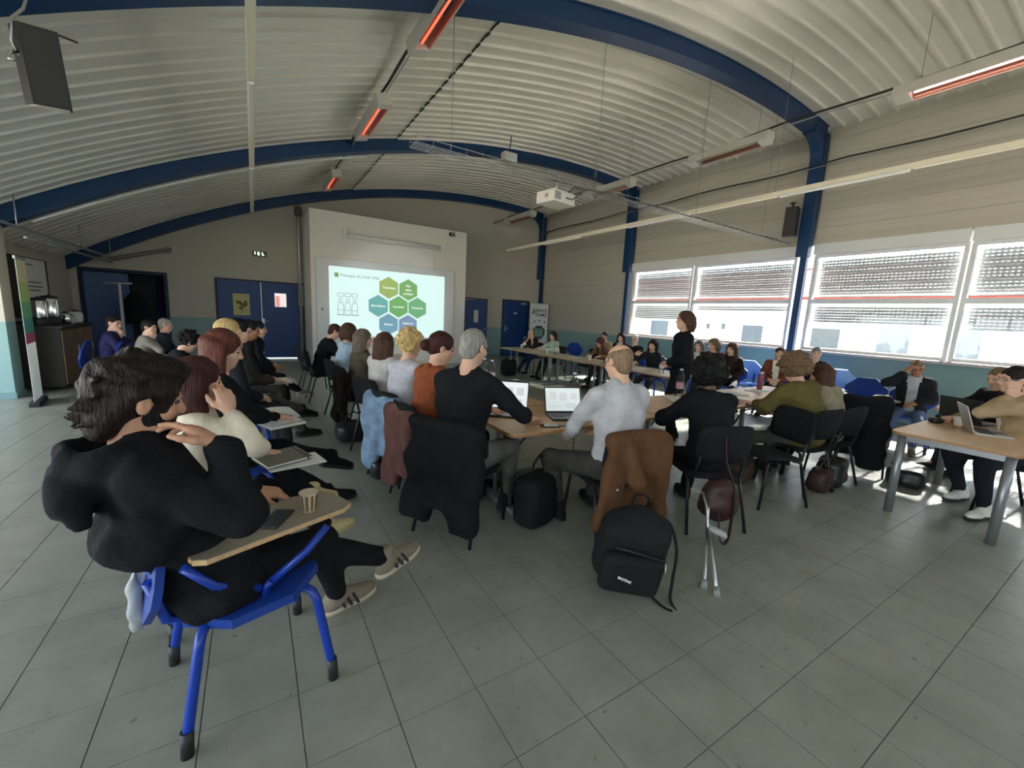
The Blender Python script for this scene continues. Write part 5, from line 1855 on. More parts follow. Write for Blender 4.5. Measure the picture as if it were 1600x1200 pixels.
person('woman with dark brown hair in a low bun wearing a rust brown jumper', 1.25, 3.15, 8, lod=1, head=(1.30, 3.18, 1.275), lean=(4, 10), yaw=-22, pitch=16, sc=.98, hair=('bun', 'chestnut'), top=srgb(150, 82, 52), bottom=C_JEAN, chair_label='black chair under the woman in rust brown', arms=('table', 'table'))
person('grey-haired man in a black sweater typing on the left laptop', 1.25, 2.6, 32, lod=1, head=(1.335, 2.67, 1.325), lean=(3, 14), yaw=-10, pitch=12, b=1.12, hair=('short', 'grey'), skin='light', glasses='black', top=C_BLK, topname='black', bottom=srgb(112, 110, 104), feet=((.16, .40, .085), (-.13, .40, .085)),
       arms=({'ww': (1.77, 2.58, .78), 'to': (1.95, 2.63, .76), 'hint': (1, -.5, -.4), 'curl': .35}, {'ww': (1.62, 2.95, .78), 'hd': (.5, 1, -.1)}), chair_label='black chair with a black jacket over its back, under the grey-haired man', hands_fine=(1,), slv=.6)

# ---------------------------------------------------------------- the near row with their backs to us
person('balding man in a light grey sweater before the right laptop', 2.2, 2.0, 80, lod=1, head=(2.16, 2.06, 1.275), lean=(0, 4), yaw=6, pitch=10, b=1.1, hair=('fringe', 'stubble'), skin='light', glasses='black', top=srgb(188, 186, 188), topname='light_grey_knit', bottom=srgb(70, 68, 64),
       arms=({'w': (.12, .33, .66), 'hd': (-.3, 1, 0)}, {'w': (-.20, .30, .66), 'hd': (.3, 1, .2), 'hint': (-1, -.6, -.4)}), feet=((.16, .42, .085), (-.24, .30, .085, (-.3, 1, 0), (-.5, .5, 1))), chair_label='black chair with a brown jacket over its back, under the balding man', face=False)
person('person with a round black afro in a black jacket, back turned', 3.0, 1.9, 66, lod=1, head=(3.06, 1.96, 1.165), lean=(6, 16), yaw=-6, pitch=14, sc=.96, hair=('afro', 'black'), skin='dark', top=C_BLK, topname='black', puff=.03, bottom=C_BLK, chair_label='black chair with a dark handbag, under the person with the afro', face=False, **TB)
chair(3.95, 1.86, 160, 'empty black chair turned sideways between the afro and the olive jacket')
person('person with frizzy brown hair in an olive green jacket, back turned', 4.5, 2.0, 84, lod=1, head=(4.60, 2.03, 1.175), lean=(10, 22), yaw=-4, pitch=18, b=1.12, hair=('afro', 'lightbrown'), top=srgb(104, 92, 52), topname='olive', puff=.035, bottom=srgb(90, 88, 84), chair_label='black chair under the person in the olive jacket', face=False, feet=((.15, .38, .085), (-.35, .42, .09)), **TB)
person('woman with long brown hair in a beige coat beside the olive jacket', 5.0, 1.9, 86, lod=1, head=(5.02, 1.95, 1.095), lean=(8, 20), yaw=10, pitch=16, sc=.92, hair=('long', 'brown'), top=srgb(150, 138, 112), puff=.025, bottom=C_BLK, chair_label='black chair under the woman in the beige coat', face=False, **TB)

# ---------------------------------------------------------------- the standing speaker
person('standing woman all in black with chin-length hair', 4.75, 3.44, 140, lod=1, stand=True, head=(4.80, 3.49, 1.535), lean=(-2, 2), yaw=6, pitch=-2, sc=.97, b=.92, hair=('bob', 'brown'), top=C_BLK, topname='black', puff=.022, bottom=C_BLK, arms=({'w': (.10, .16, 1.02), 'hd': (-1, .3, 0)}, {'w': (-.08, .18, 1.05), 'hd': (1, .3, 0)}))

# ---------------------------------------------------------------- window side of the U
person('bald man in a dark T-shirt, head on his hands at the far table end', 6.7, 9.5, 200, head=(6.62, 9.72, 1.09), lean=(8, 20), yaw=-10, pitch=20, hair=('bald', 'dark'), skin='light', sleeve='short', arms=('cheek', 'cheek'), top=srgb(48, 36, 36), bottom=srgb(34, 44, 80), chair_label='black chair at the far end under the bald man', face=True, feet=((.1, .5, .085), (-.12, .42, .085)))
person('dark-haired woman in a pale green top at the far table', 6.7, 8.4, 175, head=(6.52, 8.56, 1.065), lean=(6, 14), yaw=20, pitch=8, sc=.94, hair=('long', 'dark'), top=srgb(196, 214, 196), chair_label='black chair under the woman in pale green', face=True, **TB)
person('woman in a brown jumper bent over the middle table, dark hair hanging down', 6.9, 7.0, 190, head=(6.66, 6.97, 1.0), lean=(14, 30), yaw=-10, pitch=34, sc=.94, hair=('long', 'auburn'), top=srgb(124, 92, 70), chair_label='black chair under the woman bent over the middle table', face=True, **TB)
person('dark-haired person in a beige coat in the second row by the wall', 8.0, 8.2, 195, head=(7.85, 8.07, 1.165), lean=(2, 8), yaw=0, pitch=6, sc=.97, hair=('short', 'black'), top=srgb(190, 166, 132), arms=('lap', 'lap'), chair_label='blue chair under the person in the beige coat', chair_kind='plain', face=True)
person('dark-haired woman in a dark top with white scarf before the window edge', 8.0, 7.5, 195, head=(7.85, 7.49, 1.17), lean=(2, 6), yaw=10, sc=.97, hair=('long', 'dark'), top=srgb(60, 44, 40), inner=srgb(220, 214, 206), arms=('lap', 'lap'), chair_label='blue chair under the woman with the white scarf', chair_kind='plain', face=True)
person('white-haired man with beard in a black sweater, arms folded', 7.7, 6.8, 200, lod=1, head=(7.42, 6.65, 1.178), lean=(-2, 4), yaw=5, pitch=4, b=1.08, hair=('crop', 'white'), skin='light', beard='white', glasses='metal', top=(.018, .018, .024), arms=('fold', 'fold'), bottom=C_NAVY, chair_label='blue chair under the white-haired man', chair_kind='plain', face=True)
person('woman with very long dark hair beside the folded-arms man', 7.0, 5.7, 190, lod=1, head=(6.83, 5.64, 1.115), lean=(4, 12), yaw=8, pitch=10, sc=.94, hair=('verylong', 'dark'), top=(.02, .02, .025), arms=('table', 'lap'), chair_label='blue chair under the woman with very long dark hair', chair_kind='plain', face=True)
person('grey-haired woman in a pale cardigan just right of the standing woman', 8.3, 5.6, 190, head=(8.15, 5.51, 1.13), lean=(2, 8), yaw=5, sc=.95, hair=('bob', 'ash'), top=(.02, .02, .022), inner=srgb(216, 208, 198), arms=('lap', 'lap'), chair_label='blue chair under the grey-haired woman', chair_kind='plain', face=True)
person('fair-haired woman in a maroon jumper, seen in backlight', 7.6, 4.8, 190, lod=1, head=(7.58, 4.82, 1.21), lean=(2, 6), yaw=-25, pitch=6, sc=1.0, hair=('bob', 'lightbrown'), top=srgb(110, 48, 44), arms=('table', 'lap'), chair_label='blue chair under the woman in maroon', chair_kind='plain', face=True)
person('woman with long hair in a dark waistcoat beside the maroon jumper', 7.7, 4.4, 200, lod=1, head=(7.62, 4.47, 1.155), lean=(2, 8), yaw=-20, pitch=10, sc=.95, hair=('long', 'brown'), top=srgb(46, 34, 34), arms=('table', 'lap'), chair_label='blue chair under the woman in the dark waistcoat', chair_kind='plain', face=True)
person('smiling brown-haired woman in a brown cardigan and white blouse under the window', 8.3, 3.9, 200, lod=1, head=(8.10, 3.85, 1.135), lean=(0, 6), yaw=10, roll=-8, sc=.96, hair=('short', 'brown'), top=srgb(120, 70, 52), inner=srgb(228, 218, 204), arms=('lap', 'lap'), chair_label='blue chair under the woman in the brown cardigan', chair_kind='plain', face=True)
person('grey-haired man in a dark jacket touching his chin under the window', 8.6, 3.5, 200, lod=1, head=(8.62, 3.48, 1.165), lean=(2, 6), yaw=10, hair=('short', 'grey'), top=(.02, .02, .024), arms=('chin', 'lap'), chair_label='blue chair under the man touching his chin', chair_kind='plain', face=True)
person('bald man in a black jacket and jeans scratching his head by the window', 7.85, 1.95, 190, lod=1, head=(7.72, 1.89, 1.128), lean=(2, 8), yaw=10, pitch=14, roll=6, b=1.05, hair=('crop', 'ash'), skin='tan', glasses='black', top=(.018, .018, .022), puff=.03, inner=srgb(190, 190, 192), arms=('temple', 'lap'), bottom=srgb(96, 112, 146), shoes=(srgb(110, 108, 100), srgb(130, 128, 120)), chair_label='blue tablet chair of the bald man in the black jacket', chair_kind='tablet', face=True)
person('person in a black top resting their forehead on a hand at the right edge', 6.9, 1.05, 140, lod=1, head=(6.95, 1.03, 1.15), lean=(6, 14), yaw=10, pitch=16, hair=('short', 'lightbrown'), skin='light', top=(.014, .014, .016), arms=('table', 'temple'), chair_label='black chair under the person resting their forehead', face=True)
person('woman with glasses in a beige cardigan leaning on her hand at the right table', 6.2, .85, 118, lod=1, head=(5.80, .765, 1.215), lean=(8, 14), yaw=14, pitch=6, sc=.97, hair=('short', 'dark'), skin='light', glasses='metal', top=srgb(168, 144, 112), inner=srgb(226, 214, 198), arms=({'p': 'table'}, 'cheek'), bottom=(.02, .02, .03), shoes=(srgb(226, 222, 212), srgb(40, 40, 40)), feet=(('w', (5.78, .92, .09), (-1, .35, 0)), ('w', (5.36, .70, .09), (-1, .3, 0))), chair_label='black chair under the woman with glasses', face=True)
# ================================================================= THINGS ON TABLES AND FLOOR
M_scr = mat('laptop_screen_glow', (.8, .85, .85), .4, emit=(.93, .98, 1.0), estr=.75)
M_scr2 = mat('laptop_screen_glow_dim', (.7, .78, .78), .4, emit=(.85, .95, .95), estr=.62)
M_scrgrey = mat('screen_grey_block', (.6, .64, .64), .5, emit=(.72, .75, .76), estr=.7)
def laptop(x, y, z, th, open_deg, label, body=(.03, .03, .032), scr=None, w=.34, d=.235, metal=0.0):
    """th: direction in which its user looks"""
    m = mat('laptop_body_%.2f_%.2f' % (body[0], metal), body, .4, metal=metal)
    r = tag(empty('laptop', (x, y, z), rad(th - 90)), label, 'laptop', 'laptops')
    MB().box((-w / 2, -d / 2, 0), (w / 2, d / 2, .016), bev=.004).build('base', m, r)
    MB().box((-w / 2 + .03, -.02, .016), (w / 2 - .03, d / 2 - .03, .0185), bev=.001).build('keyboard', W_black, r)
    MB().box((-.05, -d / 2 + .012, .016), (.05, -.03, .0172)).build('touchpad', mat('touchpad', (.06, .06, .062), .3), r)
    Mh_ = Matrix.Translation((0, d / 2, .014)) @ Matrix.Rotation(rad(90 - open_deg), 4, 'X')
    lid = MB().box((-w / 2, 0, 0), (w / 2, .008, d), Mh_, .003).build('lid', m, r)
    if scr:
        MB().box((-w / 2 + .01, -.0015, .016), (w / 2 - .01, 0, d - .012), Mh_).build('screen', scr, lid)
        for bx0, bx1, bz0, bz1 in ((-.12, -.06, .12, .19), (-.03, .04, .11, .18), (.07, .13, .12, .18), (-.12, .0, .05, .06), (.02, .12, .04, .09)):
            MB().box((bx0 * w / .34, -.0022, bz0 * d / .235), (bx1 * w / .34, -.0015, bz1 * d / .235), Mh_).build('document_page', M_scrgrey, lid)
    return r
laptop(1.80, 2.97, .72, 52, 108, 'left open black laptop with a bright page, before the grey-haired man', scr=M_scr, w=.37, d=.26)
laptop(2.26, 2.68, .72, 70, 112, 'right open black laptop with a pale screen, before the balding man', scr=M_scr2)
laptop(5.50, .80, .735, 112, 108, 'open silver laptop before the woman with glasses, seen from behind', body=(.55, .52, .5), scr=M_scr2, metal=.6)
laptop(6.02, 1.02, .735, 160, 100, 'open dark laptop beyond the silver one on the right table', body=(.03, .028, .028), scr=M_scr2)
def phone(x, y, z, th, label):
    p = tag(empty('phone', (x, y, z), rad(th)), label, 'phone')
    MB().box((-.038, -.076, 0), (.038, .076, .009), bev=.004).build('case', W_black, p)
    MB().box((-.034, -.07, .009), (.034, .07, .0098)).build('screen', mat('phone_glass', (.05, .055, .06), .08), p)
    return p
phone(.045, 1.80, .70, -28, 'dark phone lying on the grey writing tablet')
ph = phone(1.93, 2.50, .72, 70, 'dark phone on the table edge beside the right laptop')
mo = tag(empty('mouse', (1.93, 2.74, .72), rad(-30)), 'dark computer mouse between the two laptops', 'mouse')
F = Field(axis(-.05, .05, .006), axis(-.07, .07, .006), axis(-.01, .05, .006))
F.ell((0, 0, .004), (.032, .055, .03)).plane((0, 0, -1), (0, 0, .001))
F.build('shell', W_black, mo)
MB().box((-.004, .02, .026), (.004, .04, .034), bev=.002).build('wheel', W_galv, mo)
cbl = tag(empty('charging_cable', (2.05, 2.44, .72)), 'thin dark cable dangling over the table edge', 'cable')
MB().tube([(-.08, .06, .006), (0, .0, .006), (.03, -.045, .0), (.035, -.055, -.06), (.03, -.06, -.2), (-.02, -.05, -.28), (0, 0, -.32)], .004, 6).build('wire', W_black, cbl)
MB().tube([(.0, .02, .005), (.07, -.04, .002), (.09, -.055, -.1), (.06, -.05, -.2), (.11, -.03, -.25)], .003, 6).build('second_wire', W_galv, cbl)
# cups
M_cup = mat('paper_cup', srgb(222, 206, 176), .7)
M_cupw = mat('white_cup', srgb(236, 232, 220), .6)
def cup(x, y, z, h, r, label, m, stripes=False):
    c = tag(empty('paper_cup', (x, y, z)), label, 'cup')
    MB().lathe([(r * .72, 0), (r * .98, h * .96), (r, h * .97), (r, h), (r * .93, h), (r * .9, h * .93), (r * .68, .012), (.002, .012)], 20).build('wall', m, c)
    MB().lathe([(r * .97, h * .96), (r * 1.05, h * .97), (r * 1.05, h), (r * .96, h)], 20).build('rim', m, c)
    if stripes:
        for k in range(10):
            a = 2 * math.pi * k / 10
            st = []
            for t in (.1, .88):
                rr = r * (.72 + .26 * t / .96) + .0008
                for da in (-.14, .14):
                    st.append((rr * math.cos(a + da), rr * math.sin(a + da), h * t))
            MB().add(st, [(0, 1, 3, 2)]).build('stripe', mat('cup_brown', srgb(112, 86, 62), .7), c)
    return c
cup(.165, 1.83, .70, .085, .036, 'striped paper cup standing on the grey writing tablet', M_cup, True)
cup(5.66, 1.02, .735, .085, .040, 'white paper cup on the right table beside the dark laptop', M_cupw)
cup(7.05, 1.35, .735, .085, .04, 'white paper cup on the tablet behind the right table', M_cupw)
cup(6.2, 9.5, .72, .10, .04, 'white cup at the far end of the pale tables', M_cupw)
cup(6.0, 6.55, .72, .11, .042, 'white cup in front of the bent brown-haired woman', M_cupw)
cup(5.95, 8.0, .72, .10, .04, 'white cup in front of the woman in pale green', M_cupw)
# bottles
G_bot = glass_mat('clear_plastic', (.95, .97, .98))
M_lbl = mat('bottle_label', srgb(225, 200, 200), .6, var=.25, scale=40)
def bottle(x, y, z, h, label, lab_m=None, cap=(.7, .72, .75)):
    b_ = tag(empty('water_bottle', (x, y, z)), label, 'bottle', 'plastic water bottles')
    r = h * .135
    pf = [(r * .9, 0), (r, h * .03)]
    for k in range(8):
        pf += [(r, h * (.06 + .07 * k)), (r * .95, h * (.085 + .07 * k))]
    pf += [(r, h * .64), (r * .92, h * .72), (r * .6, h * .84), (r * .38, h * .9), (r * .38, h * .95)]
    MB().lathe(pf, 18).build('bottle_body', G_bot, b_)
    MB().lathe([(r * .43, h * .94), (r * .43, h), (.001, h)], 14).build('cap', mat('bottle_cap_%.1f' % cap[0], cap, .4), b_)
    MB().lathe([(r * 1.01, h * .3), (r * 1.015, h * .31), (r * 1.015, h * .52), (r * 1.01, h * .53)], 18).build('paper_label', lab_m or M_lbl, b_)
    return b_
bottle(4.2, 3.02, .72, .33, 'tall clear water bottle with pink label before the standing woman', mat('pink_label', srgb(206, 150, 160), .6, var=.3, scale=60))
bottle(2.66, 3.1, .72, .32, 'clear water bottle behind the right laptop')
bottle(2.40, 4.50, .72, .31, 'left clear bottle beside the grey-haired man’s head')
bottle(2.40, 4.30, .72, .31, 'right clear bottle beside the grey-haired man’s head')
bottle(2.0, 6.1, .72, .31, 'clear bottle on the table before the slide')
bottle(6.05, 9.15, .72, .32, 'clear bottle by the bald man at the far end')
bottle(5.95, 7.65, .72, .32, 'left clear bottle on the pale tables before the woman in pale green')
bottle(5.85, 4.6, .72, .30, 'clear bottle at the near end of the pale tables')
fl = tag(empty('drinking_flask', (5.95, 3.02, .72)), 'dark red flask on the table before the brown cardigan', 'flask')
MB().lathe([(.034, 0), (.036, .01), (.036, .17), (.026, .2), (.026, .215)], 16).build('body', mat('red_flask', srgb(150, 72, 80), .35), fl)
MB().lathe([(.028, .21), (.028, .245), (.001, .247)], 14).build('lid', W_alu, fl)
# papers
M_pap = mat('white_paper', srgb(238, 238, 232), .8)
def sheet_stack(x, y, z, th, w, d, n, label, m=None, cat='papers', name='paper_sheet'):
    r = tag(empty(name, (x, y, z), rad(th)), label, cat, 'papers on the tables')
    for k in range(n):
        Mx = Matrix.Rotation(rad((k * 37) % 9 - 4), 4, 'Z')
        MB().box((-w / 2, -d / 2, .0015 + k * .003), (w / 2, d / 2, .0035 + k * .003), Mx).build('sheet', m or M_pap, r)
    MB().box((-w / 2 * .7, d * .28, .0036 + (n - 1) * .003), (w / 2 * .5, d * .31, .0038 + (n - 1) * .003)).box((-w / 2 * .7, d * .15, .0036 + (n - 1) * .003), (w / 2 * .7, d * .165, .0038 + (n - 1) * .003)).box((-w / 2 * .7, 0, .0036 + (n - 1) * .003), (w / 2 * .6, .006, .0038 + (n - 1) * .003)).build('print_lines', mat('faint_ink', srgb(120, 120, 118), .8), r)
    return r
M_pink = mat('pink_folder', srgb(214, 150, 130), .7)
for (x, y, t, w, d, n, lab, m) in ((3.75, 2.62, 12, .3, .21, 3, 'loose papers beside the pink-labelled bottle', None), (4.18, 2.6, -20, .32, .23, 2, 'salmon folder nearest the table edge before the afro', M_pink), (4.45, 2.85, 30, .3, .21, 4, 'bright paper pile in the middle of the papery table', None), (4.05, 2.95, 65, .3, .21, 2, 'papers at the far edge of the papery table', None),
                                   (4.66, 2.58, 8, .3, .22, 2, 'salmon folder touching the olive jacket', M_pink), (5.1, 2.9, -15, .3, .21, 3, 'open papers left of the red flask', None), (5.75, 2.95, 10, .3, .21, 2, 'white papers right of the red flask', None), (1.95, 3.45, 20, .3, .21, 2, 'orange-edged notepad beyond the left laptop', mat('orange_folder', srgb(200, 110, 80), .7)),
                                   (6.0, 5.2, 5, .3, .21, 3, 'papers on the near pale table', None), (5.95, 5.8, -10, .3, .21, 2, 'papers before the woman with very long dark hair', None), (6.0, 7.05, 15, .3, .21, 2, 'papers under the bent brown-haired woman', None), (6.0, 8.5, 0, .3, .21, 2, 'papers before the woman in pale green', None), (2.05, 4.6, 0, .3, .21, 2, 'papers before the woman in the white vest', None)):
    sheet_stack(x, y, .72, t, w, d, n, lab, m)
pen = tag(empty('pen', (1.98, 3.62, .73), rad(30)), 'dark pen on the notepad beyond the left laptop', 'pen')
MB().tube([(-.07, 0, .008), (.06, 0, .008)], .005, 8).build('barrel', W_black, pen)
MB().tube([(.06, 0, .008), (.075, 0, .008)], .004, 8, r2=.001).build('tip', W_galv, pen)
# notebooks held in the lap
def notebook(x, y, z, th, tilt, w, d, label, cover, pages=True, open_=False):
    r = tag(empty('notebook', (x, y, z)), label, 'notebook')
    r.rotation_euler = Euler((rad(tilt), 0, rad(th)), 'XYZ')
    MB().box((-w / 2, -d / 2, 0), (w / 2, d / 2, .005), bev=.002).build('cover', cover, r)
    MB().box((-w / 2 + .004, -d / 2 + .004, .005), (w / 2 - .004, d / 2 - .004, .016), bev=.002).build('pages', M_pap, r)
    if not open_:
        MB().box((-w / 2, -d / 2, .016), (w / 2, d / 2, .021), bev=.002).build('front_cover', cover, r)
        MB().box((w / 2 - .03, -d / 2 - .001, .0), (w / 2 - .022, d / 2 + .001, .0225)).build('elastic_band', W_black, r)
    else:
        v = []
        for i in range(7):
            t = i / 6
            v += [(-w / 2 + w * .98 * t, -d / 2 + .006, .017 + .02 * math.sin(t * 3.0)), (-w / 2 + w * .98 * t, d / 2 - .006, .017 + .02 * math.sin(t * 3.0))]
        MB().add(v, [(2 * i, 2 * i + 2, 2 * i + 3, 2 * i + 1) for i in range(6)], True).build('curled_page', M_pap, r)
    return r
M_gcov = mat('grey_cover', srgb(120, 116, 104), .6)
notebook(.11, 2.69, .655, 25, 6, .26, .19, 'closed grey notebook on the lap of the woman in the cream sweater', M_gcov)
sheet_stack(.17, 2.66, .635, 15, .30, .21, 2, 'white papers under the grey notebook in the lap')
notebook(.12, 3.62, .70, 20, 10, .28, .20, 'open notebook with curled page in the lap of the auburn-haired woman', M_gcov, open_=True)
notebook(.15, 3.44, .675, 28, 4, .27, .18, 'second pale notebook under the writing hand', mat('cream_cover', srgb(214, 204, 170), .7), open_=True)
notebook(.20, 5.4, .68, 12, 4, .34, .24, 'white writing board on the knee of the person in grey trousers', M_pap)

# ---------------------------------------------------------------- jackets over chair backs, bags
def cloth_obj(name, cat, label, loc, rz, F, m, part='cloth'):
    r = tag(empty(name, loc, rz), label, cat)
    F.build(part, m, r)
    return r
# chair frames: recompute the seats of the two men
def seat_of(lbl):
    for o in bpy.data.objects:
        if o.get('label') == lbl:
            return o
bc = seat_of('black chair with a brown jacket over its back, under the balding man')
gc = seat_of('black chair with a black jacket over its back, under the grey-haired man')
ac = seat_of('black chair with a dark handbag, under the person with the afro')
st = .014
F = Field(axis(-.42, .42, st), axis(-.55, -.1, st), axis(.12, .95, st))
F.rbox((0, -.285, .60), (.235, .045, .24), .04, k=.03)
F.cone((-.2, -.27, .80), (.2, -.27, .80), .05, .05, .05)
F.rbox((-.2, -.31, .45), (.085, .04, .26), .035, np.array(Matrix.Rotation(rad(10), 3, 'Y')), .04)
F.rbox((.19, -.30, .50), (.07, .045, .27), .035, np.array(Matrix.Rotation(rad(-5), 3, 'Y')), .04)
F.cone((-.12, -.33, .80), (-.06, -.37, .55), .05, .05, .02).cone((-.06, -.37, .55), (.03, -.37, .32), .05, .04, .02)
F.cone((.24, -.27, .78), (.27, -.24, .5), .05, .05, .03).cone((.27, -.24, .5), (.25, -.22, .33), .05, .045, .03)
F.ripple(.012, 28, 4)
M_bj = fabric('brown_corduroy', srgb(98, 68, 46))
jk = cloth_obj('jacket', 'jacket', 'brown jacket hung over the chair back of the balding man', bc.location, bc.rotation_euler.z, F, M_bj, 'jacket_body')
MB().tube([(-.14, -.36, .62), (-.17, -.365, .4), (-.19, -.36, .25)], .003, 6).build('zip', mat('dark_zip', (.05, .035, .025), .5), jk)
MB().lathe([(.001, 0), (.012, .002), (.001, .006)], 10, Matrix.Translation((-.19, -.362, .5)) @ Matrix.Rotation(math.pi / 2, 4, 'X')).build('button', W_galv, jk)
F = Field(axis(-.42, .42, st), axis(-.55, -.05, st), axis(.06, .95, st))
F.rbox((0, -.29, .55), (.245, .05, .30), .04, k=.03)
F.cone((-.21, -.27, .82), (.21, -.27, .80), .045, .045, .05)
F.rbox((-.17, -.30, .36), (.12, .045, .25), .04, np.array(Matrix.Rotation(rad(7), 3, 'Y')), .04)
F.rbox((.17, -.30, .34), (.10, .05, .25), .04, np.array(Matrix.Rotation(rad(-4), 3, 'Y')), .04)
F.cone((.26, -.27, .78), (.27, -.27, .42), .05, .05, .03).cone((.27, -.27, .42), (.24, -.28, .15), .05, .045, .03)
F.ripple(.012, 24, 9)
cloth_obj('jacket', 'jacket', 'long black coat hung over the chair back of the grey-haired man', gc.location, gc.rotation_euler.z, F, fabric('black_coat', (.013, .013, .015)), 'coat_body')
for lab, cl_, m in (('black chair under the woman in rust brown', 'dusky brown coat hung over the chair back of the woman in rust brown', fabric('dusky', srgb(112, 78, 72))),
                    ('black chair under the curly blond woman', 'pale blue denim jacket hung over the chair back of the curly blond woman', fabric('denim', srgb(128, 152, 178), .35)),
                    ('black chair under the long-haired woman in olive', 'dark coat with a fur edge hung behind the long-haired woman', fabric('dark_coat', srgb(34, 26, 26)))):
    c = seat_of(lab)
    F = Field(axis(-.38, .38, .018), axis(-.5, -.1, .018), axis(.08, .92, .018))
    F.rbox((0, -.28, .52), (.235, .045, .27), .04, k=.03).cone((-.19, -.27, .77), (.19, -.27, .77), .045, .045, .05)
    F.rbox((-.12, -.30, .36), (.11, .04, .25), .035, np.array(Matrix.Rotation(rad(6), 3, 'Y')), .04).cone((.2, -.28, .7), (.23, -.28, .22), .05, .045, .03)
    F.ripple(.014, 26, len(lab))
    cloth_obj('jacket', 'jacket', cl_, c.location, c.rotation_euler.z, F, m, 'jacket_body')
oc = tag(empty('coat_on_chair', (5.70, 1.74, 0), rad(-68)), 'big black coat over a chair back left of the right table', 'coat')
F = Field(axis(-.4, .4, .016), axis(-.3, .3, .016), axis(.05, 1.0, .016))
oc.scale = (.86, .9, .97)
F.rbox((0, -.02, .55), (.26, .07, .33), .06, k=.04).cone((-.2, 0, .84), (.2, 0, .86), .06, .07, .05).cone((-.24, 0, .8), (-.29, .05, .35), .06, .05, .04).rbox((.12, -.05, .35), (.14, .07, .26), .05, k=.05)
F.ripple(.014, 24, 21)
F.build('coat_body', fabric('black_coat', (.013, .013, .015)), oc)
MB().tube([(-.26, -.05, .62), (-.3, -.09, .54), (-.24, -.12, .50), (-.18, -.09, .57)], .009, 6).build('belt_loop', mat('beige_strap', srgb(170, 160, 140), .7), oc)
chair(5.92, 1.83, 22, 'black chair hidden under the big black coat')

# the black backpack in front
bp = tag(empty('backpack', (1.76, 1.50, 0), rad(-34)), 'black backpack on the floor under the brown jacket', 'backpack')
F = Field(axis(-.27, .27, .012), axis(-.22, .22, .012), axis(-.01, .5, .012))
Rt = np.array(Matrix.Rotation(rad(12), 3, 'X') @ Matrix.Rotation(rad(-8), 3, 'Y'))
F.rbox((0, .02, .20), (.165, .10, .20), .085, Rt, .03).ell((0.0, .03, .33), (.155, .10, .11), Rt, .04)
F.plane((0, 0, -1), (0, 0, .002))
F.ripple(.006, 30, 2)
bp.scale = (1.18, 1.1, 1.08)
bp.rotation_euler = (rad(-3), rad(15), rad(-30))
bp.location = (1.74, 1.50, .045)
M_bp = mat('backpack_nylon', (.011, .011, .012), .8, bump=.25, bscale=90, spec=.25)
F.build('main_bag', M_bp, bp)
F = Field(axis(-.2, .2, .011), axis(-.25, .02, .011), axis(-.01, .33, .011))
F.rbox((-.01, -.088, .12), (.145, .045, .11), .04, Rt, .03)
F.plane((0, 0, -1), (0, 0, .004))
pk = F.build('front_pocket', M_bp, bp)
text_mesh('pocket_label', 'EASTPAK', .017, mat('white_paper', srgb(238, 238, 232), .8), pk, (-.05, -.142, .105), (rad(78), rad(8), 0), 'CENTER', .001, .0006)
MB().tube([(-.12, -.1, .24), (0, -.13, .25), (.13, -.1, .235)], .005, 6).build('pocket_zip', W_black, bp)
MB().tube([(.12, -.12, .235), (.125, -.135, .19)], .004, 6).build('zip_puller', W_alu, bp)
MB().tube([(.1, -.05, .36), (.115, -.075, .33)], .004, 6).build('zip_puller', W_alu, bp)
MB().tube(smooth([(-.04, .09, .42), (-.03, .09, .48), (.03, .09, .48), (.04, .09, .42)]), 0, 8, flat=(.025, .008)).build('grab_handle', M_bp, bp)
MB().tube(smooth([(.1, .1, .40), (.17, .06, .38), (.215, .0, .27), (.225, -.04, .12), (.23, -.08, .03), (.28, -.15, .008), (.34, -.22, .006)]), 0, 10, flat=(.045, .010)).build('shoulder_strap', M_bp, bp)
MB().tube(smooth([(.12, .02, .02), (.16, -.08, .012), (.2, -.13, .012), (.25, -.12, .012), (.29, -.1, .008)]), 0, 8, flat=(.025, .005)).build('webbing_strap', M_bp, bp)

def bag(label, x, y, rz, size, m, handle=True, z=0.0, name='handbag'):
    r = tag(empty(name, (x, y, z), rad(rz)), label, 'bag')
    w, d, h = size
    F = Field(axis(-w - .05, w + .05, .016), axis(-d - .05, d + .05, .016), axis(-.01, h * 2 + .06, .016))
    F.rbox((0, 0, h * .92), (w, d, h * .92), min(w, d, h) * .6, k=.03).ell((0, 0, h * .6), (w * 1.02, d * 1.1, h * .65), k=.03)
    F.plane((0, 0, -1), (0, 0, .002))
    F.ripple(.008, 30, int(abs(x * 10)))
    F.build('bag_body', m, r)
    if handle:
        MB().tube([(-w * .5, 0, h * 1.75), (-w * .4, -.01, h * 2.3), (0, -.02, h * 2.6), (w * .4, -.01, h * 2.3), (w * .5, 0, h * 1.75)], .009, 7).build('handle', m, r)
    return r
M_maroon = mat('maroon_leather', srgb(62, 34, 32), .5, var=.12, scale=10)
M_blackl = mat('black_leather', (.016, .015, .015), .4)
bag('black backpack on the floor under the left laptop', 1.78, 2.42, 20, (.17, .12, .21), M_bp, name='backpack')
bag('black bag with looped handle on the floor behind the dusky coat', .98, 3.75, 20, (.12, .07, .11), M_blackl)
bag('dark bag on the floor behind the long-haired woman', .95, 5.0, 10, (.19, .12, .14), M_blackl)
bag('dark backpack on the floor by the far pale table', 5.72, 9.35, 0, (.2, .14, .23), M_bp, name='backpack')
bag('maroon leather bag on the floor under the olive jacket', 4.72, 1.70, 10, (.14, .09, .12), M_maroon)
bag('black bag with strap on the floor right of the maroon bag', 5.03, 1.72, 10, (.17, .12, .15), M_blackl)
bag('brown soft bag lying under the empty chair', 4.25, 2.25, 20, (.22, .13, .10), mat('brown_suede', srgb(78, 58, 46), .8), False)
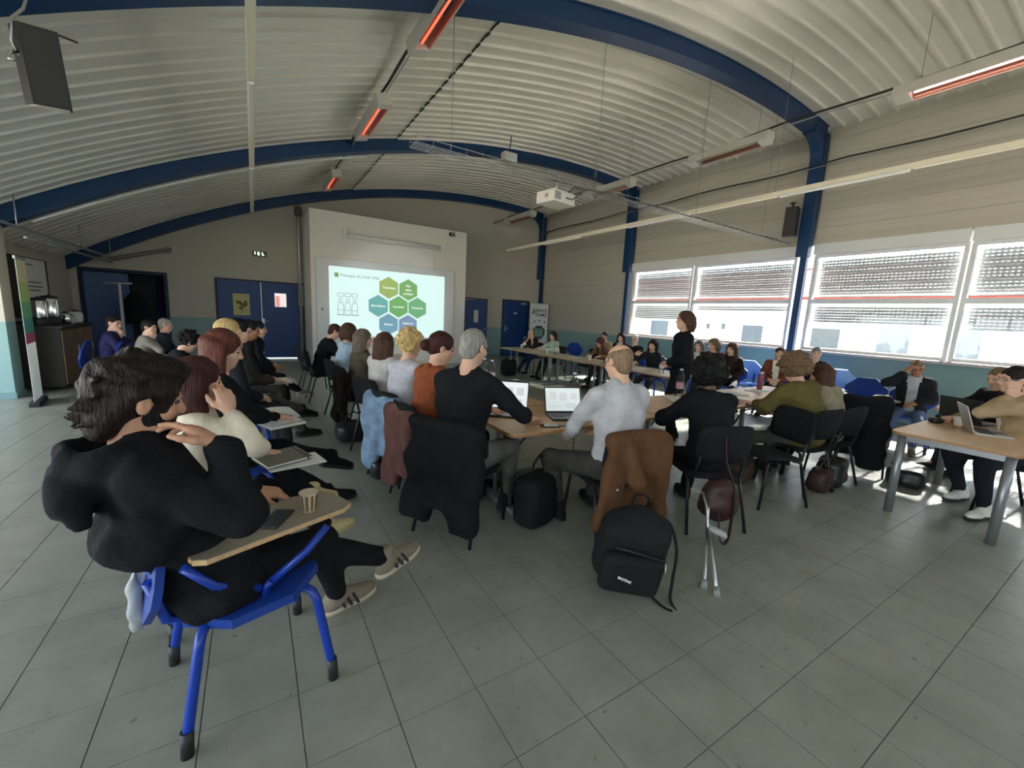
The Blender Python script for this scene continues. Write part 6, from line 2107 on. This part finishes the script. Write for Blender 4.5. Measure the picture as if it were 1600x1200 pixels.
bag('dark soft bag on the floor under the right table', 5.9, 1.35, 10, (.24, .15, .10), M_blackl, False)
bag('small dark pouch on the right table beside the dark laptop', 5.62, 1.16, 30, (.07, .045, .03), M_blackl, True, .735, 'pouch')
# maroon handbag hanging on the afro's chair
hbg = tag(empty('handbag', ac.location, ac.rotation_euler.z), 'maroon handbag with long strap hanging on the chair of the person with the afro', 'bag')
F = Field(axis(-.28, .16, .014), axis(-.52, -.12, .014), axis(.1, .55, .014))
F.ell((-.06, -.34, .30), (.15, .10, .16), k=.03).rbox((-.06, -.34, .36), (.1, .07, .09), .06, k=.03)
F.ripple(.008, 34, 5)
F.build('bag_body', M_maroon, hbg)
MB().tube(smooth([(-.04, -.29, .78), (-.04, -.33, .60), (-.02, -.43, .42), (-.02, -.44, .2), (-.04, -.45, .05), (-.08, -.44, .04), (-.11, -.43, .2), (-.09, -.40, .42)]), 0, 8, flat=(.03, .008)).build('long_strap', mat('dark_strap', srgb(56, 40, 38), .5), hbg)
# crutches lying on the floor beside the chair
def crutch(label, a, h_, tilt, rz):
    """lower tube from the rubber foot a up to the handgrip"""
    r = tag(empty('crutch', a, rad(rz)), label, 'crutch', 'pair of forearm crutches')
    t = math.tan(rad(tilt))
    top = Vector((0, .44, .20))
    MB().tube([(0, 0, .025), top], .011, 10).build('tube', W_alu, r)
    MB().tube([(0, -.02, .012), (0, .02, .034)], .019, 10).build('rubber_foot', mat('grey_rubber', srgb(150, 150, 148), .7), r)
    MB().tube([tuple(top), tuple(top + Vector((.12, .02, -.05)))], .016, 10).build('handgrip', mat('grip_grey', srgb(190, 190, 190), .5), r)
    MB().tube([tuple(top), tuple(top + Vector((.0, .15, .10))), tuple(top + Vector((-.02, .22, .17)))], .010, 8).build('forearm_tube', W_alu, r)
    MB().tube([tuple(top + Vector((.05, .2, .17))), tuple(top + Vector((-.02, .25, .15))), tuple(top + Vector((-.08, .2, .17)))], 0, 8, flat=(.05, .008)).build('arm_cuff', mat('grip_grey', srgb(190, 190, 190), .5), r)
    return r
crutch('longer forearm crutch leaning towards the chair with the maroon bag', (2.235, 1.205, 0), .0, 0, -48)
crutch('shorter forearm crutch behind the other under the maroon bag', (2.235, 1.285, 0), .0, 0, -56)
# chairs not in use
tablet_chair(7.75, 2.45, 190, 'empty blue tablet chair with bags on its seat under the window')
bag('black bag lying on the seat of the empty blue tablet chair', 7.62, 2.52, 30, (.15, .1, .07), M_blackl, True, .46)
M_pblue = mat('pale_blue_plastic', srgb(150, 190, 235), .4)
tablet_chair(8.62, 4.70, 200, 'pale blue chair lit from behind right of the dark waistcoat', back_m=M_pblue, tablet=False)
tablet_chair(8.95, 3.20, 200, 'pale blue chair lit from behind right of the man touching his chin', back_m=M_pblue, tablet=False)
tablet_chair(7.75, 9.35, 200, 'blue chair standing empty behind the woman in pale green', tablet=False)
chair(7.05, 7.75, 185, 'empty black chair between the woman in pale green and the bent woman')
chair(.92, 8.35, 0, 'empty black chair at the left end of the row near the screen wall')

pb = tag(empty('plastic_bag', tc.location, tc.rotation_euler.z), 'crumpled white plastic bag hanging behind the nearest blue chair', 'plastic bag')
F = Field(axis(-.16, .1, .011), axis(-.44, -.28, .011), axis(.3, .64, .011))
F.ell((-.03, -.345, .47), (.065, .02, .095), k=.02).cone((-.06, -.345, .54), (-.02, -.34, .60), .02, .01, .02).cone((0, -.345, .54), (-.02, -.34, .60), .02, .01, .02).ripple(.010, 60, 11)
F.build('bag_film', mat('white_film', srgb(196, 200, 202), .35, transl=.3), pb)
MB().tube(smooth([(-.05, -.335, .58), (-.03, -.32, .66), (0, -.315, .72), (.0, -.30, .745)]), .005, 6).build('bag_handle', mat('white_film', srgb(196, 200, 202), .35, transl=.3), pb)
